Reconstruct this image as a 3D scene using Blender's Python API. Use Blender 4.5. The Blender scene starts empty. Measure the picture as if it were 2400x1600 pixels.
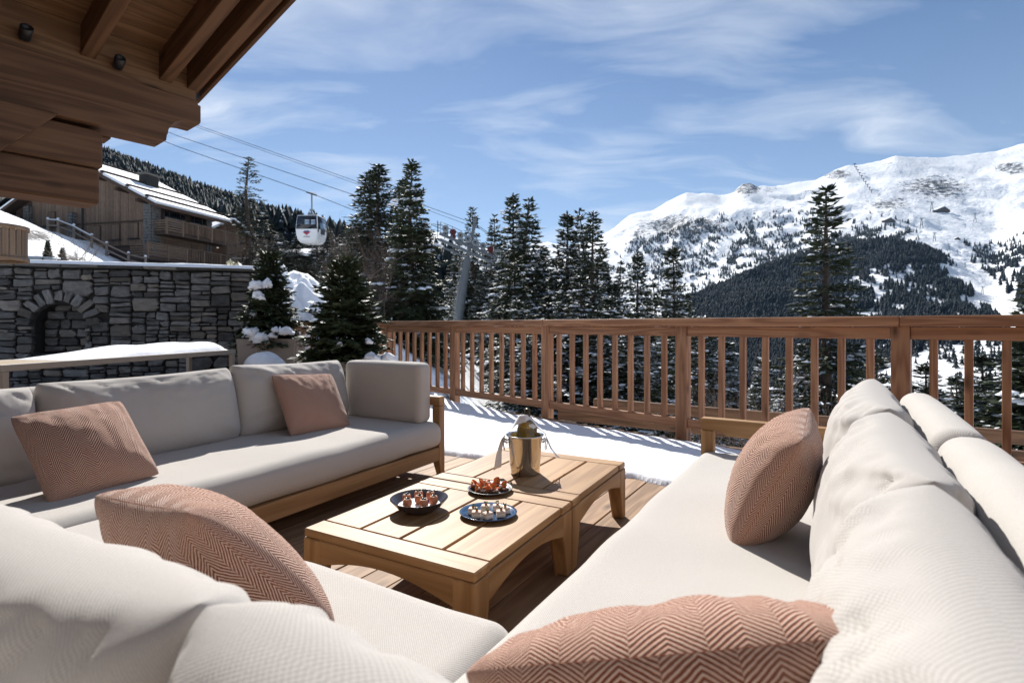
import bpy, bmesh, math, random
import numpy as np
from mathutils import Vector, Matrix, noise as mnoise

R = math.radians
rng = random.Random(7)
nrg = np.random.default_rng(11)
scene = bpy.context.scene
COL = scene.collection

# ------------------------------------------------------------------ camera, sky, sun, exposure
EYE = 1.08            # eye height above the deck boards
FPX = 1250.0          # focal length in photo pixels (2400 wide)
HOR = 763.0           # horizon row in the photo
cam_d = bpy.data.cameras.new('camera')
cam = bpy.data.objects.new('camera', cam_d)
COL.objects.link(cam)
cam.location = (0, 0, EYE)
cam.rotation_euler = (R(90), 0, 0)
cam_d.sensor_width = 36.0
cam_d.lens = 36.0 * FPX / 2400.0
cam_d.shift_y = -(800.0 - HOR) / 2400.0
cam_d.clip_start = 0.02
cam_d.clip_end = 20000
cam_d.dof.use_dof = True
cam_d.dof.focus_distance = 2.9
cam_d.dof.aperture_fstop = 4.5
scene.camera = cam

SUN_AZ = -13.0        # degrees from straight ahead, negative = left
SUN_EL = 39.0
world = bpy.data.worlds.new('World')
scene.world = world
world.use_nodes = True
wn = world.node_tree
for n_ in list(wn.nodes):
    wn.nodes.remove(n_)

def nd(nt, typ, ins=None, **attrs):
    n = nt.nodes.new(typ)
    for k, v in attrs.items():
        setattr(n, k, v)
    for k, v in (ins or {}).items():
        s = n.inputs[k]
        if isinstance(v, bpy.types.NodeSocket):
            nt.links.new(v, s)
        else:
            s.default_value = v
    return n

def math_(nt, op, a, b=None, c=None, clamp=False):
    n = nt.nodes.new('ShaderNodeMath'); n.operation = op; n.use_clamp = clamp
    for i, v in enumerate((a, b, c)):
        if v is None: continue
        if isinstance(v, bpy.types.NodeSocket): nt.links.new(v, n.inputs[i])
        else: n.inputs[i].default_value = v
    return n.outputs[0]

def ramp(nt, fac, stops, interp='LINEAR'):
    n = nt.nodes.new('ShaderNodeValToRGB')
    n.color_ramp.interpolation = interp
    el = n.color_ramp.elements
    while len(el) < len(stops): el.new(0.5)
    for e, (p, c) in zip(el, stops):
        e.position = p
        if isinstance(c, (int, float)): c = (c, c, c)
        e.color = (*c, 1)
    nt.links.new(fac, n.inputs[0])
    return n.outputs[0]

def mix(nt, fac, a, b, blend='MIX'):
    n = nt.nodes.new('ShaderNodeMix'); n.data_type = 'RGBA'; n.blend_type = blend
    for i, v in ((0, fac), (6, a), (7, b)):
        if isinstance(v, bpy.types.NodeSocket): nt.links.new(v, n.inputs[i])
        elif i == 0: n.inputs[0].default_value = v
        else: n.inputs[i].default_value = (*v, 1) if len(v) == 3 else v
    return n.outputs[2]

sky = nd(wn, 'ShaderNodeTexSky', sky_type='NISHITA')
sky.sun_disc = False
sky.sun_elevation = R(SUN_EL)
sky.sun_rotation = R(SUN_AZ)
sky.altitude = 1700
sky.air_density = 1.0
sky.dust_density = 0.2
sky.ozone_density = 3.0
tc = nd(wn, 'ShaderNodeTexCoord')
sp = nd(wn, 'ShaderNodeSeparateXYZ', {0: tc.outputs['Generated']})
zz = math_(wn, 'ADD', math_(wn, 'MAXIMUM', sp.outputs[2], 0.0), 0.16)
cu = math_(wn, 'DIVIDE', sp.outputs[0], zz)
cv = math_(wn, 'DIVIDE', sp.outputs[1], zz)
cxy = nd(wn, 'ShaderNodeCombineXYZ', {0: cu, 1: cv, 2: 0.0}).outputs[0]
warp = nd(wn, 'ShaderNodeTexNoise', {'Vector': cxy, 'Scale': 0.8, 'Detail': 3.0})
wv = nd(wn, 'ShaderNodeVectorMath', {0: warp.outputs['Color'], 1: (0.5, 0.5, 0.5)}, operation='SUBTRACT').outputs[0]
wv = nd(wn, 'ShaderNodeVectorMath', {0: wv, 'Scale': 0.9}, operation='SCALE').outputs[0]
cw = nd(wn, 'ShaderNodeVectorMath', {0: cxy, 1: wv}, operation='ADD').outputs[0]
mp = nd(wn, 'ShaderNodeMapping', {'Vector': cw, 'Rotation': (0, 0, R(-38)), 'Scale': (0.5, 1.5, 1.0), 'Location': (4.4, 12.1, 0)})
n1 = nd(wn, 'ShaderNodeTexNoise', {'Vector': mp.outputs[0], 'Scale': 1.5, 'Detail': 9.0, 'Roughness': 0.58, 'Distortion': 0.35})
cov = nd(wn, 'ShaderNodeTexNoise', {'Vector': nd(wn, 'ShaderNodeVectorMath', {0: cxy, 1: (4.3, 8.7, 0.0)}, operation='ADD').outputs[0], 'Scale': 0.55, 'Detail': 2.0})
cf = math_(wn, 'ADD', n1.outputs[0], math_(wn, 'MULTIPLY', math_(wn, 'SUBTRACT', cov.outputs[0], 0.5), 0.55))
cf = ramp(wn, cf, [(0.445, 0.0), (0.60, 0.34), (0.78, 0.92)])
# a thin veil of high cloud thickens low over the horizon
veil = ramp(wn, sp.outputs[2], [(0.0, 0.16), (0.2, 0.10), (0.45, 0.0)])
cf = math_(wn, 'MAXIMUM', cf, veil)
lp = mix(wn, cf, sky.outputs[0], (9.6, 10.0, 10.6))
bg = nd(wn, 'ShaderNodeBackground', {'Color': lp, 'Strength': 0.062})
wo = nd(wn, 'ShaderNodeOutputWorld', {0: bg.outputs[0]})

sun_d = bpy.data.lights.new('sun', 'SUN')
sun_d.energy = 4.6
sun_d.angle = R(0.5)
sun_d.color = (1.0, 0.96, 0.90)
sun = bpy.data.objects.new('sun', sun_d)
COL.objects.link(sun)
sd = Vector((math.sin(R(SUN_AZ)) * math.cos(R(SUN_EL)), math.cos(R(SUN_AZ)) * math.cos(R(SUN_EL)), math.sin(R(SUN_EL))))
sun.rotation_euler = sd.to_track_quat('Z', 'Y').to_euler()
scene.view_settings.view_transform = 'Standard'
scene.view_settings.look = 'None'
scene.view_settings.exposure = 0.82
scene.view_settings.gamma = 1.0
scene.view_settings.use_curve_mapping = False
scene.cycles.max_bounces = 8
scene.cycles.use_denoising = True

# ------------------------------------------------------------------ placing helpers
def at(x, y, d):
    """world point seen at photo pixel x, y when it is d metres away"""
    return Vector(((x - 1200) / FPX * d, d, EYE - (y - HOR) / FPX * d))
def on(x, y, z):
    """world point seen at photo pixel x, y on the level z"""
    d = FPX * (EYE - z) / (y - HOR)
    return Vector(((x - 1200) / FPX * d, d, z))

def tag(o, label=None, cat=None, group=None, kind=None):
    if label: o['label'] = label
    if cat: o['category'] = cat
    if group: o['group'] = group
    if kind: o['kind'] = kind
    return o
def thing(name, label=None, cat=None, loc=(0, 0, 0), rz=0.0, group=None, kind=None):
    o = bpy.data.objects.new(name, None)
    o.empty_display_size = 0.2
    COL.objects.link(o)
    o.location = loc
    o.rotation_euler = (0, 0, rz)
    return tag(o, label, cat, group, kind)
def link(name, me, parent=None, mw=None, kind=None):
    o = bpy.data.objects.new(name, me)
    COL.objects.link(o)
    if parent: o.parent = parent
    if mw is not None: o.matrix_basis = mw
    if kind: o['kind'] = kind
    return o
def copy_tree(o, parent=None):
    c = o.copy(); COL.objects.link(c)
    if parent: c.parent = parent
    for ch in o.children: copy_tree(ch, c)
    return c

def np_mesh(name, V, F, mat=None, smooth=False, mats=None, midx=None, uv=None):
    """V (n,3), F list of (m,k) arrays"""
    me = bpy.data.meshes.new(name)
    V = np.asarray(V, dtype=np.float32)
    if not isinstance(F, list): F = [F]
    F = [np.asarray(f, dtype=np.int32) for f in F if len(f)]
    loops = np.concatenate([f.ravel() for f in F])
    tot = np.concatenate([np.full(len(f), f.shape[1], dtype=np.int32) for f in F])
    start = np.concatenate([[0], np.cumsum(tot)[:-1]]).astype(np.int32)
    me.vertices.add(len(V)); me.vertices.foreach_set('co', V.ravel())
    me.loops.add(len(loops)); me.loops.foreach_set('vertex_index', loops)
    me.polygons.add(len(tot)); me.polygons.foreach_set('loop_start', start)
    if smooth: me.polygons.foreach_set('use_smooth', np.ones(len(tot), dtype=bool))
    if mats:
        for m in mats: me.materials.append(m)
        me.polygons.foreach_set('material_index', midx.astype(np.int32))
    elif mat: me.materials.append(mat)
    me.update(calc_edges=True)
    if uv is not None:
        l_ = me.uv_layers.new(name='weave'); l_.data.foreach_set('uv', np.asarray(uv, dtype=np.float32).ravel())
    return me
def bm_mesh(name, bm, mat=None, smooth=False):
    me = bpy.data.meshes.new(name)
    bm.normal_update()
    bm.to_mesh(me); bm.free()
    if mat: me.materials.append(mat)
    if smooth: me.polygons.foreach_set('use_smooth', [True] * len(me.polygons))
    return me

_box = {}
def box_me(lx, ly, lz, b, mat, name='piece'):
    k = (round(lx, 4), round(ly, 4), round(lz, 4), b, mat.name)
    if k in _box: return _box[k]
    bm = bmesh.new()
    bmesh.ops.create_cube(bm, size=1.0)
    bmesh.ops.scale(bm, vec=(lx, ly, lz), verts=bm.verts)
    if b:
        bmesh.ops.bevel(bm, geom=bm.edges[:], offset=b, segments=1, affect='EDGES', profile=0.5)
    _box[k] = bm_mesh(name, bm, mat)
    return _box[k]
def frame(p0, p1, up=(0, 0, 1)):
    p0, p1 = Vector(p0), Vector(p1)
    x = (p1 - p0).normalized(); z = Vector(up)
    z = z - x * z.dot(x)
    if z.length < 1e-5:
        z = Vector((0, 1, 0)); z = z - x * z.dot(x)
    z.normalize(); y = z.cross(x)
    m = Matrix((x, y, z)).transposed().to_4x4()
    m.translation = (p0 + p1) / 2
    return m
def bar(name, p0, p1, w, h, mat, parent=None, up=(0, 0, 1), b=0.004):
    """straight timber or profile; local X runs along it (w sideways, h along up)"""
    L = (Vector(p1) - Vector(p0)).length
    return link(name, box_me(L, w, h, b, mat, name), parent, frame(p0, p1, up))
def block(name, c, s, mat, parent=None, b=0.004, rz=0.0):
    return link(name, box_me(*s, b, mat, name), parent, Matrix.Translation(c) @ Matrix.Rotation(rz, 4, 'Z'))
def prism_me(name, pts, y0, y1, mat, b=0.0):
    """outline in XZ pulled from y0 to y1"""
    bm = bmesh.new()
    f = bm.faces.new([bm.verts.new((x, y0, z)) for x, z in pts])
    r = bmesh.ops.extrude_face_region(bm, geom=[f])
    bmesh.ops.translate(bm, vec=(0, y1 - y0, 0), verts=[v for v in r['geom'] if isinstance(v, bmesh.types.BMVert)])
    bmesh.ops.recalc_face_normals(bm, faces=bm.faces[:])
    if b: bmesh.ops.bevel(bm, geom=bm.edges[:], offset=b, segments=1, affect='EDGES')
    return bm_mesh(name, bm, mat)
def lathe_me(name, prof, mat, n=24, smooth=True, sx=1.0, sy=1.0):
    V, F = [], []
    for r_, z in prof:
        for k in range(n):
            a = 2 * math.pi * k / n
            V.append((r_ * math.cos(a) * sx, r_ * math.sin(a) * sy, z))
    for i in range(len(prof) - 1):
        for k in range(n):
            k2 = (k + 1) % n
            F.append((i * n + k, i * n + k2, (i + 1) * n + k2, (i + 1) * n + k))
    return np_mesh(name, V, [np.array(F)], mat, smooth)
def tube_np(pts, rad, n=6):
    pts = [Vector(p) for p in pts]
    if not hasattr(rad, '__len__'): rad = [rad] * len(pts)
    V, F = [], []
    for i, p in enumerate(pts):
        t = (pts[min(i + 1, len(pts) - 1)] - pts[max(i - 1, 0)]).normalized()
        a = Vector((0, 0, 1)) if abs(t.z) < 0.9 else Vector((1, 0, 0))
        u = t.cross(a).normalized(); v = t.cross(u)
        for k in range(n):
            an = 2 * math.pi * k / n
            V.append(p + (u * math.cos(an) + v * math.sin(an)) * rad[i])
    for i in range(len(pts) - 1):
        for k in range(n):
            k2 = (k + 1) % n
            F.append((i * n + k, i * n + k2, (i + 1) * n + k2, (i + 1) * n + k))
    return np.array([tuple(v) for v in V]), np.array(F)
def tube(name, pts, rad, mat, parent=None, n=6):
    V, F = tube_np(pts, rad, n)
    return link(name, np_mesh(name, V, [F], mat, True), parent)
def join_np(parts):
    """[(V, F)] -> V, F"""
    V, F, k = [], [], 0
    for v, f in parts:
        V.append(np.asarray(v)); F.append(np.asarray(f) + k); k += len(v)
    return np.concatenate(V), np.concatenate(F)

# value noise in numpy
_perm = np.random.default_rng(3).permutation(4096).astype(np.int64)
_val = np.random.default_rng(4).random(4096) * 2 - 1
def vnoise(x, y):
    xi, yi = np.floor(x).astype(np.int64), np.floor(y).astype(np.int64)
    fx, fy = x - xi, y - yi
    fx = fx * fx * fx * (fx * (fx * 6 - 15) + 10); fy = fy * fy * fy * (fy * (fy * 6 - 15) + 10)
    def h(a, b): return _val[_perm[(_perm[a & 4095] + b) & 4095]]
    return (h(xi, yi) * (1 - fx) + h(xi + 1, yi) * fx) * (1 - fy) + (h(xi, yi + 1) * (1 - fx) + h(xi + 1, yi + 1) * fx) * fy
def fbm(x, y, o=5, g=0.5):
    s, a, t = 0, 1.0, 0
    for i in range(o):
        s = s + a * vnoise(x + 17.3 * i, y - 9.1 * i); t += a
        a *= g; x = x * 2.03; y = y * 2.03
    return s / t

# ------------------------------------------------------------------ materials
def new_mat(name):
    m = bpy.data.materials.new(name); m.use_nodes = True
    nt = m.node_tree
    for n in list(nt.nodes): nt.nodes.remove(n)
    b = nt.nodes.new('ShaderNodeBsdfPrincipled')
    o = nt.nodes.new('ShaderNodeOutputMaterial')
    nt.links.new(b.outputs[0], o.inputs[0])
    return m, nt, b
def setc(nt, b, key, v):
    s = b.inputs[key]
    if isinstance(v, bpy.types.NodeSocket): nt.links.new(v, s)
    elif isinstance(v, (tuple, list)): s.default_value = (*v, 1) if len(v) == 3 else v
    else: s.default_value = v
def bump(nt, b, h, strength, dist):
    n = nd(nt, 'ShaderNodeBump', {'Height': h, 'Strength': strength, 'Distance': dist})
    nt.links.new(n.outputs[0], b.inputs['Normal'])
def plain(name, col, rough=0.5, metal=0.0, vary=0.12, scale=8.0, bmp=0.0, spec=None, coat=0.0):
    m, nt, b = new_mat(name)
    t = nd(nt, 'ShaderNodeTexCoord')
    n = nd(nt, 'ShaderNodeTexNoise', {'Vector': t.outputs['Object'], 'Scale': scale, 'Detail': 5.0})
    c = mix(nt, n.outputs[0], tuple(v * (1 - vary) for v in col), tuple(min(1, v * (1 + vary)) for v in col))
    setc(nt, b, 'Base Color', c); setc(nt, b, 'Roughness', rough); setc(nt, b, 'Metallic', metal)
    if spec is not None: setc(nt, b, 'Specular IOR Level', spec)
    if coat: setc(nt, b, 'Coat Weight', coat)
    if bmp: bump(nt, b, n.outputs[0], 0.5, bmp)
    return m
def wood(name, light, dark, knot=None, grain=1.0, rough=0.6, knots=0.5, vary=0.18, ring=1.0):
    m, nt, b = new_mat(name)
    t = nd(nt, 'ShaderNodeTexCoord')
    oi = nd(nt, 'ShaderNodeObjectInfo')
    off = nd(nt, 'ShaderNodeVectorMath', {0: (13.7, 7.1, 4.3), 'Scale': oi.outputs['Random']}, operation='SCALE').outputs[0]
    off = nd(nt, 'ShaderNodeVectorMath', {0: off, 'Scale': 5.0}, operation='SCALE').outputs[0]
    p = nd(nt, 'ShaderNodeVectorMath', {0: t.outputs['Object'], 1: off}, operation='ADD').outputs[0]
    # soft long figure
    m1 = nd(nt, 'ShaderNodeMapping', {'Vector': p, 'Scale': (0.55 * grain, 7 * grain, 7 * grain)})
    warp = nd(nt, 'ShaderNodeTexNoise', {'Vector': m1.outputs[0], 'Scale': 1.0, 'Detail': 2.0})
    rg = math_(nt, 'SINE', math_(nt, 'MULTIPLY', warp.outputs[0], 46.0 * ring))
    rg = math_(nt, 'MULTIPLY_ADD', rg, 0.5, 0.5)
    m2 = nd(nt, 'ShaderNodeMapping', {'Vector': p, 'Scale': (3 * grain, 110 * grain, 110 * grain)})
    fine = nd(nt, 'ShaderNodeTexNoise', {'Vector': m2.outputs[0], 'Scale': 1.0, 'Detail': 4.0, 'Roughness': 0.65})
    g = math_(nt, 'ADD', math_(nt, 'MULTIPLY', rg, 0.42), math_(nt, 'MULTIPLY', fine.outputs[0], 0.62))
    c = mix(nt, ramp(nt, g, [(0.22, 0.0), (0.8, 1.0)]), light, dark)
    if knots:
        m3 = nd(nt, 'ShaderNodeMapping', {'Vector': p, 'Scale': (2.6, 6.5, 6.5)})
        vo = nd(nt, 'ShaderNodeTexVoronoi', {'Vector': m3.outputs[0], 'Scale': 1.0})
        vr = nd(nt, 'ShaderNodeSeparateColor', {0: vo.outputs['Color']})
        k = ramp(nt, vo.outputs['Distance'], [(0.06, 1.0), (0.12, 0.6), (0.24, 0.0)])
        k = math_(nt, 'MULTIPLY', k, math_(nt, 'LESS_THAN', vr.outputs[0], knots))
        c = mix(nt, k, c, knot or tuple(v * 0.35 for v in dark))
    val = math_(nt, 'MULTIPLY_ADD', oi.outputs['Random'], 2 * vary, 1 - vary)
    hs = nd(nt, 'ShaderNodeHueSaturation', {'Color': c, 'Value': val})
    setc(nt, b, 'Base Color', hs.outputs[0]); setc(nt, b, 'Roughness', rough)
    setc(nt, b, 'Specular IOR Level', 0.3)
    bump(nt, b, g, 0.25, 0.004)
    return m

W_TEAK = wood('teak', (0.42, 0.25, 0.118), (0.265, 0.142, 0.058), knots=0.0, rough=0.5, vary=0.1, ring=0.7)
W_DECK = wood('deck_boards', (0.36, 0.23, 0.135), (0.205, 0.118, 0.065), knots=0.35, rough=0.65, vary=0.2)
W_RAIL = wood('larch', (0.40, 0.21, 0.115), (0.23, 0.105, 0.053), knots=0.7, rough=0.6, vary=0.12)
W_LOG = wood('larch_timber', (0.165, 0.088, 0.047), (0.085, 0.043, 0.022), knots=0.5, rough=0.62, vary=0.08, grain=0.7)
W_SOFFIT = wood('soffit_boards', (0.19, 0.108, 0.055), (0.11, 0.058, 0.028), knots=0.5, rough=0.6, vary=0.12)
W_CLAD = wood('weathered_cladding', (0.22, 0.148, 0.102), (0.13, 0.085, 0.058), knots=0.0, rough=0.75, vary=0.2)
W_CLADD = wood('dark_cladding', (0.08, 0.05, 0.036), (0.05, 0.031, 0.023), knots=0.0, rough=0.75, vary=0.2)
W_GREY = wood('grey_pole', (0.33, 0.27, 0.22), (0.22, 0.17, 0.14), knots=0.0, rough=0.8)
M_DARK = plain('dark_gap', (0.012, 0.011, 0.010), 0.9)
M_BLACK = plain('black_metal', (0.015, 0.015, 0.017), 0.45)
M_ALU = plain('taupe_aluminium', (0.30, 0.265, 0.22), 0.5, 0.0, 0.05)
M_TTOP = wood('table_slats', (0.42, 0.33, 0.22), (0.33, 0.25, 0.16), knots=0, rough=0.6, vary=0.06)
M_GREYM = plain('grey_metal', (0.24, 0.26, 0.28), 0.5, 0.3, 0.1)
M_STEEL = plain('galvanised_steel', (0.17, 0.19, 0.205), 0.55, 0.3, 0.2, 3.0)
M_WHITEP = plain('white_paint', (0.75, 0.76, 0.78), 0.35, 0, 0.03)
M_NAVY = plain('navy_print', (0.02, 0.06, 0.20), 0.4)
M_RED = plain('red_print', (0.42, 0.015, 0.03), 0.4)
M_REDW = plain('red_sheave', (0.10, 0.010, 0.014), 0.5)
M_GREYPR = plain('grey_print', (0.18, 0.18, 0.2), 0.5)
M_GLASSD = plain('tinted_glass', (0.008, 0.012, 0.018), 0.06, 0, 0.02)
M_GLASSL = plain('seen_through_glass', (0.20, 0.28, 0.38), 0.1, 0, 0.2)
M_LAMPG = plain('frosted_lamp_glass', (0.62, 0.55, 0.34), 0.3)
M_LINEN = plain('napkin_linen', (0.74, 0.73, 0.73), 0.85, 0, 0.04, 60)

def snow_mat(name, base=(0.86, 0.88, 0.92), bmpd=0.01, sc=30.0, lo=0.8):
    m, nt, b = new_mat(name)
    t = nd(nt, 'ShaderNodeTexCoord')
    n = nd(nt, 'ShaderNodeTexNoise', {'Vector': t.outputs['Object'], 'Scale': sc, 'Detail': 8.0, 'Roughness': 0.6})
    n2 = nd(nt, 'ShaderNodeTexNoise', {'Vector': t.outputs['Object'], 'Scale': sc * 0.12, 'Detail': 4.0})
    setc(nt, b, 'Base Color', base); setc(nt, b, 'Roughness', 0.7)
    setc(nt, b, 'Specular IOR Level', 0.25)
    h = math_(nt, 'ADD', n.outputs[0], math_(nt, 'MULTIPLY', n2.outputs[0], 4.0))
    bump(nt, b, h, 0.5, bmpd)
    return m
M_SNOW = snow_mat('snow', sc=45.0, bmpd=0.006)
M_SNOWT = snow_mat('tree_snow', (0.84, 0.87, 0.92), 0.03, 10.0)

def fabric(name, col, flat=False, amp=0.35):
    """coarse outdoor weave: little crossing threads"""
    m, nt, b = new_mat(name)
    t = nd(nt, 'ShaderNodeTexCoord')
    s = nd(nt, 'ShaderNodeSeparateXYZ', {0: t.outputs['UV' if flat else 'Object']})
    k = 2 * math.pi / 0.0066; zk = 0.0 if flat else 1.0
    sx = math_(nt, 'SINE', math_(nt, 'MULTIPLY', math_(nt, 'ADD', s.outputs[0], math_(nt, 'MULTIPLY', s.outputs[2], 0.5 * zk)), k))
    sy = math_(nt, 'SINE', math_(nt, 'MULTIPLY', math_(nt, 'ADD', s.outputs[1], math_(nt, 'MULTIPLY', s.outputs[2], 0.87 * zk)), k))
    w = math_(nt, 'MULTIPLY', sx, sy)
    n = nd(nt, 'ShaderNodeTexNoise', {'Vector': t.outputs['Object'], 'Scale': 420.0, 'Detail': 2.0})
    n2 = nd(nt, 'ShaderNodeTexNoise', {'Vector': t.outputs['Object'], 'Scale': 5.0, 'Detail': 4.0})
    h = math_(nt, 'ADD', math_(nt, 'MULTIPLY', w, 0.5), n.outputs[0])
    f = ramp(nt, h, [(0.1, 0.0), (0.95, 1.0)])
    c = mix(nt, f, tuple(v * (1 - amp) for v in col), col)
    c = mix(nt, math_(nt, 'MULTIPLY', n2.outputs[0], 0.2), c, tuple(v * 0.8 for v in col))
    setc(nt, b, 'Base Color', c); setc(nt, b, 'Roughness', 0.9); setc(nt, b, 'Specular IOR Level', 0.1)
    setc(nt, b, 'Sheen Weight', 0.15)
    bump(nt, b, h, 0.3 if flat else 0.5, 0.0012)
    return m
F_SOFA = fabric('ivory_weave', (0.60, 0.565, 0.525), amp=0.36)
F_BACK = fabric('ivory_weave_cushion', (0.52, 0.49, 0.46), True, amp=0.27)

def herring(name, rust=(0.185, 0.050, 0.024), cream=(0.62, 0.44, 0.34), col_w=0.062, stripe=0.0098):
    m, nt, b = new_mat(name)
    t = nd(nt, 'ShaderNodeTexCoord')
    nz = nd(nt, 'ShaderNodeTexNoise', {'Vector': t.outputs['Object'], 'Scale': 34.0, 'Detail': 2.0})
    nzs = nd(nt, 'ShaderNodeTexNoise', {'Vector': t.outputs['Object'], 'Scale': 9.0, 'Detail': 2.0})
    s = nd(nt, 'ShaderNodeSeparateXYZ', {0: t.outputs['UV']})
    u = math_(nt, 'ADD', s.outputs[0], math_(nt, 'MULTIPLY', math_(nt, 'SUBTRACT', nzs.outputs[0], 0.5), 0.008))
    v = s.outputs[1]
    pp = math_(nt, 'PINGPONG', u, col_w * 0.5)
    # every other column is a little lower, as in a broken zigzag
    st = math_(nt, 'MULTIPLY', math_(nt, 'FLOOR', math_(nt, 'DIVIDE', u, col_w)), stripe * 0.43)
    q = math_(nt, 'ADD', math_(nt, 'ADD', v, math_(nt, 'MULTIPLY', pp, 1.3)), st)
    q = math_(nt, 'ADD', q, math_(nt, 'MULTIPLY', math_(nt, 'SUBTRACT', nz.outputs[0], 0.5), 0.007))
    w = math_(nt, 'SINE', math_(nt, 'MULTIPLY', q, 2 * math.pi / stripe))
    fz = nd(nt, 'ShaderNodeTexNoise', {'Vector': t.outputs['Object'], 'Scale': 260.0, 'Detail': 3.0})
    h = math_(nt, 'ADD', w, math_(nt, 'MULTIPLY', math_(nt, 'SUBTRACT', fz.outputs[0], 0.5), 1.5))
    f = ramp(nt, math_(nt, 'MULTIPLY_ADD', h, 0.5, 0.5), [(0.48, 0.0), (0.70, 1.0)])
    c = mix(nt, f, rust, cream)
    mo = nd(nt, 'ShaderNodeTexNoise', {'Vector': t.outputs['Object'], 'Scale': 16.0, 'Detail': 4.0})
    c = mix(nt, ramp(nt, mo.outputs[0], [(0.45, 0.0), (0.75, 0.4)]), c, tuple(.55 * a_ + .45 * b_ for a_, b_ in zip(rust, cream)))
    setc(nt, b, 'Base Color', c); setc(nt, b, 'Roughness', 0.95); setc(nt, b, 'Specular IOR Level', 0.05)
    setc(nt, b, 'Sheen Weight', 0.3)
    bump(nt, b, h, 0.5, 0.0015)
    return m
F_RUST = herring('rust_herringbone')

def stone_mat(name, a=(0.062, 0.061, 0.062), c=(0.165, 0.159, 0.15), warm=(0.25, 0.20, 0.145), sc=7.0):
    m, nt, b = new_mat(name)
    t = nd(nt, 'ShaderNodeTexCoord'); oi = nd(nt, 'ShaderNodeObjectInfo')
    off = nd(nt, 'ShaderNodeVectorMath', {0: (31.0, 17.0, 5.0), 'Scale': oi.outputs['Random']}, operation='SCALE').outputs[0]
    p = nd(nt, 'ShaderNodeVectorMath', {0: t.outputs['Object'], 1: off}, operation='ADD').outputs[0]
    mp = nd(nt, 'ShaderNodeMapping', {'Vector': p, 'Scale': (1, 1, 2.2), 'Rotation': (0.3, 0.25, 0)})
    n = nd(nt, 'ShaderNodeTexNoise', {'Vector': mp.outputs[0], 'Scale': sc, 'Detail': 9.0, 'Roughness': 0.65})
    n2 = nd(nt, 'ShaderNodeTexNoise', {'Vector': mp.outputs[0], 'Scale': sc * 5, 'Detail': 6.0, 'Roughness': 0.7})
    cc = mix(nt, ramp(nt, n.outputs[0], [(0.32, 0.0), (0.68, 1.0)]), a, c)
    rnd = nd(nt, 'ShaderNodeTexWhiteNoise', {'W': oi.outputs['Random']}, noise_dimensions='1D')
    cc = mix(nt, math_(nt, 'MULTIPLY', ramp(nt, rnd.outputs[0], [(0.6, 0.0), (1.0, 0.8)]), n2.outputs[0]), cc, warm)
    val = math_(nt, 'MULTIPLY_ADD', oi.outputs['Random'], 1.1, 0.5)
    lich = ramp(nt, n2.outputs[0], [(0.62, 0.0), (0.72, 0.4)])
    cc = mix(nt, lich, cc, (0.30, 0.29, 0.27))
    hs = nd(nt, 'ShaderNodeHueSaturation', {'Color': cc, 'Value': val})
    setc(nt, b, 'Base Color', hs.outputs[0]); setc(nt, b, 'Roughness', 0.85); setc(nt, b, 'Specular IOR Level', 0.3)
    bump(nt, b, math_(nt, 'ADD', n.outputs[0], math_(nt, 'MULTIPLY', n2.outputs[0], 0.5)), 0.9, 0.02)
    return m
M_STONE = stone_mat('schist_stone')
M_MORTAR = plain('dark_mortar', (0.028, 0.027, 0.026), 0.95, 0, 0.3, 20, 0.01)  # dark mortar with random tone variation
M_COPING = stone_mat('coping_stone', (0.09, 0.09, 0.09), (0.18, 0.17, 0.16))

def needle_mat(name, a, c):
    m, nt, b = new_mat(name)
    g = nd(nt, 'ShaderNodeNewGeometry'); oi = nd(nt, 'ShaderNodeObjectInfo')
    n = nd(nt, 'ShaderNodeTexNoise', {'Vector': nd(nt, 'ShaderNodeTexCoord').outputs['Object'], 'Scale': 3.0, 'Detail': 4.0})
    f = math_(nt, 'MULTIPLY_ADD', g.outputs['Random Per Island'], 0.5, math_(nt, 'MULTIPLY', n.outputs[0], 0.5))
    cc = mix(nt, f, a, c)
    hs = nd(nt, 'ShaderNodeHueSaturation', {'Color': cc, 'Value': math_(nt, 'MULTIPLY_ADD', oi.outputs['Random'], 0.5, 0.75)})
    setc(nt, b, 'Base Color', hs.outputs[0]); setc(nt, b, 'Roughness', 0.55)
    setc(nt, b, 'Specular IOR Level', 0.3)
    return m
M_NEEDLE = needle_mat('spruce_needles', (0.014, 0.022, 0.012), (0.052, 0.066, 0.027))
M_NEEDLE2 = needle_mat('fir_needles', (0.014, 0.026, 0.013), (0.065, 0.085, 0.036))
M_BARK = plain('bark', (0.075, 0.055, 0.042), 0.9, 0, 0.4, 12, 0.02)
M_TWIG = plain('bare_twigs', (0.13, 0.095, 0.075), 0.9, 0, 0.3, 12)
def far_mat(name, a, c, th):
    """far conifers: dark needles, snow lying on the branches"""
    m, nt, b = new_mat(name)
    t = nd(nt, 'ShaderNodeNewGeometry')
    sz = nd(nt, 'ShaderNodeSeparateXYZ', {0: t.outputs['Normal']})
    n = nd(nt, 'ShaderNodeTexNoise', {'Vector': t.outputs['Position'], 'Scale': 0.55, 'Detail': 5.0, 'Roughness': 0.75})
    s = math_(nt, 'ADD', n.outputs[0], math_(nt, 'MULTIPLY', sz.outputs[2], 0.14))
    s = ramp(nt, s, [(th, 0.0), (th + 0.05, 1.0)])
    cc = mix(nt, t.outputs['Random Per Island'], a, c)
    setc(nt, b, 'Base Color', mix(nt, s, cc, (0.7, 0.74, 0.8))); setc(nt, b, 'Roughness', 0.8)
    setc(nt, b, 'Specular IOR Level', 0.1)
    return m
M_FAR = far_mat('far_conifers', (0.008, 0.014, 0.018), (0.020, 0.028, 0.028), 0.72)
M_FARD = far_mat('far_conifers_dark', (0.003, 0.007, 0.012), (0.009, 0.016, 0.022), 0.80)
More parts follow.
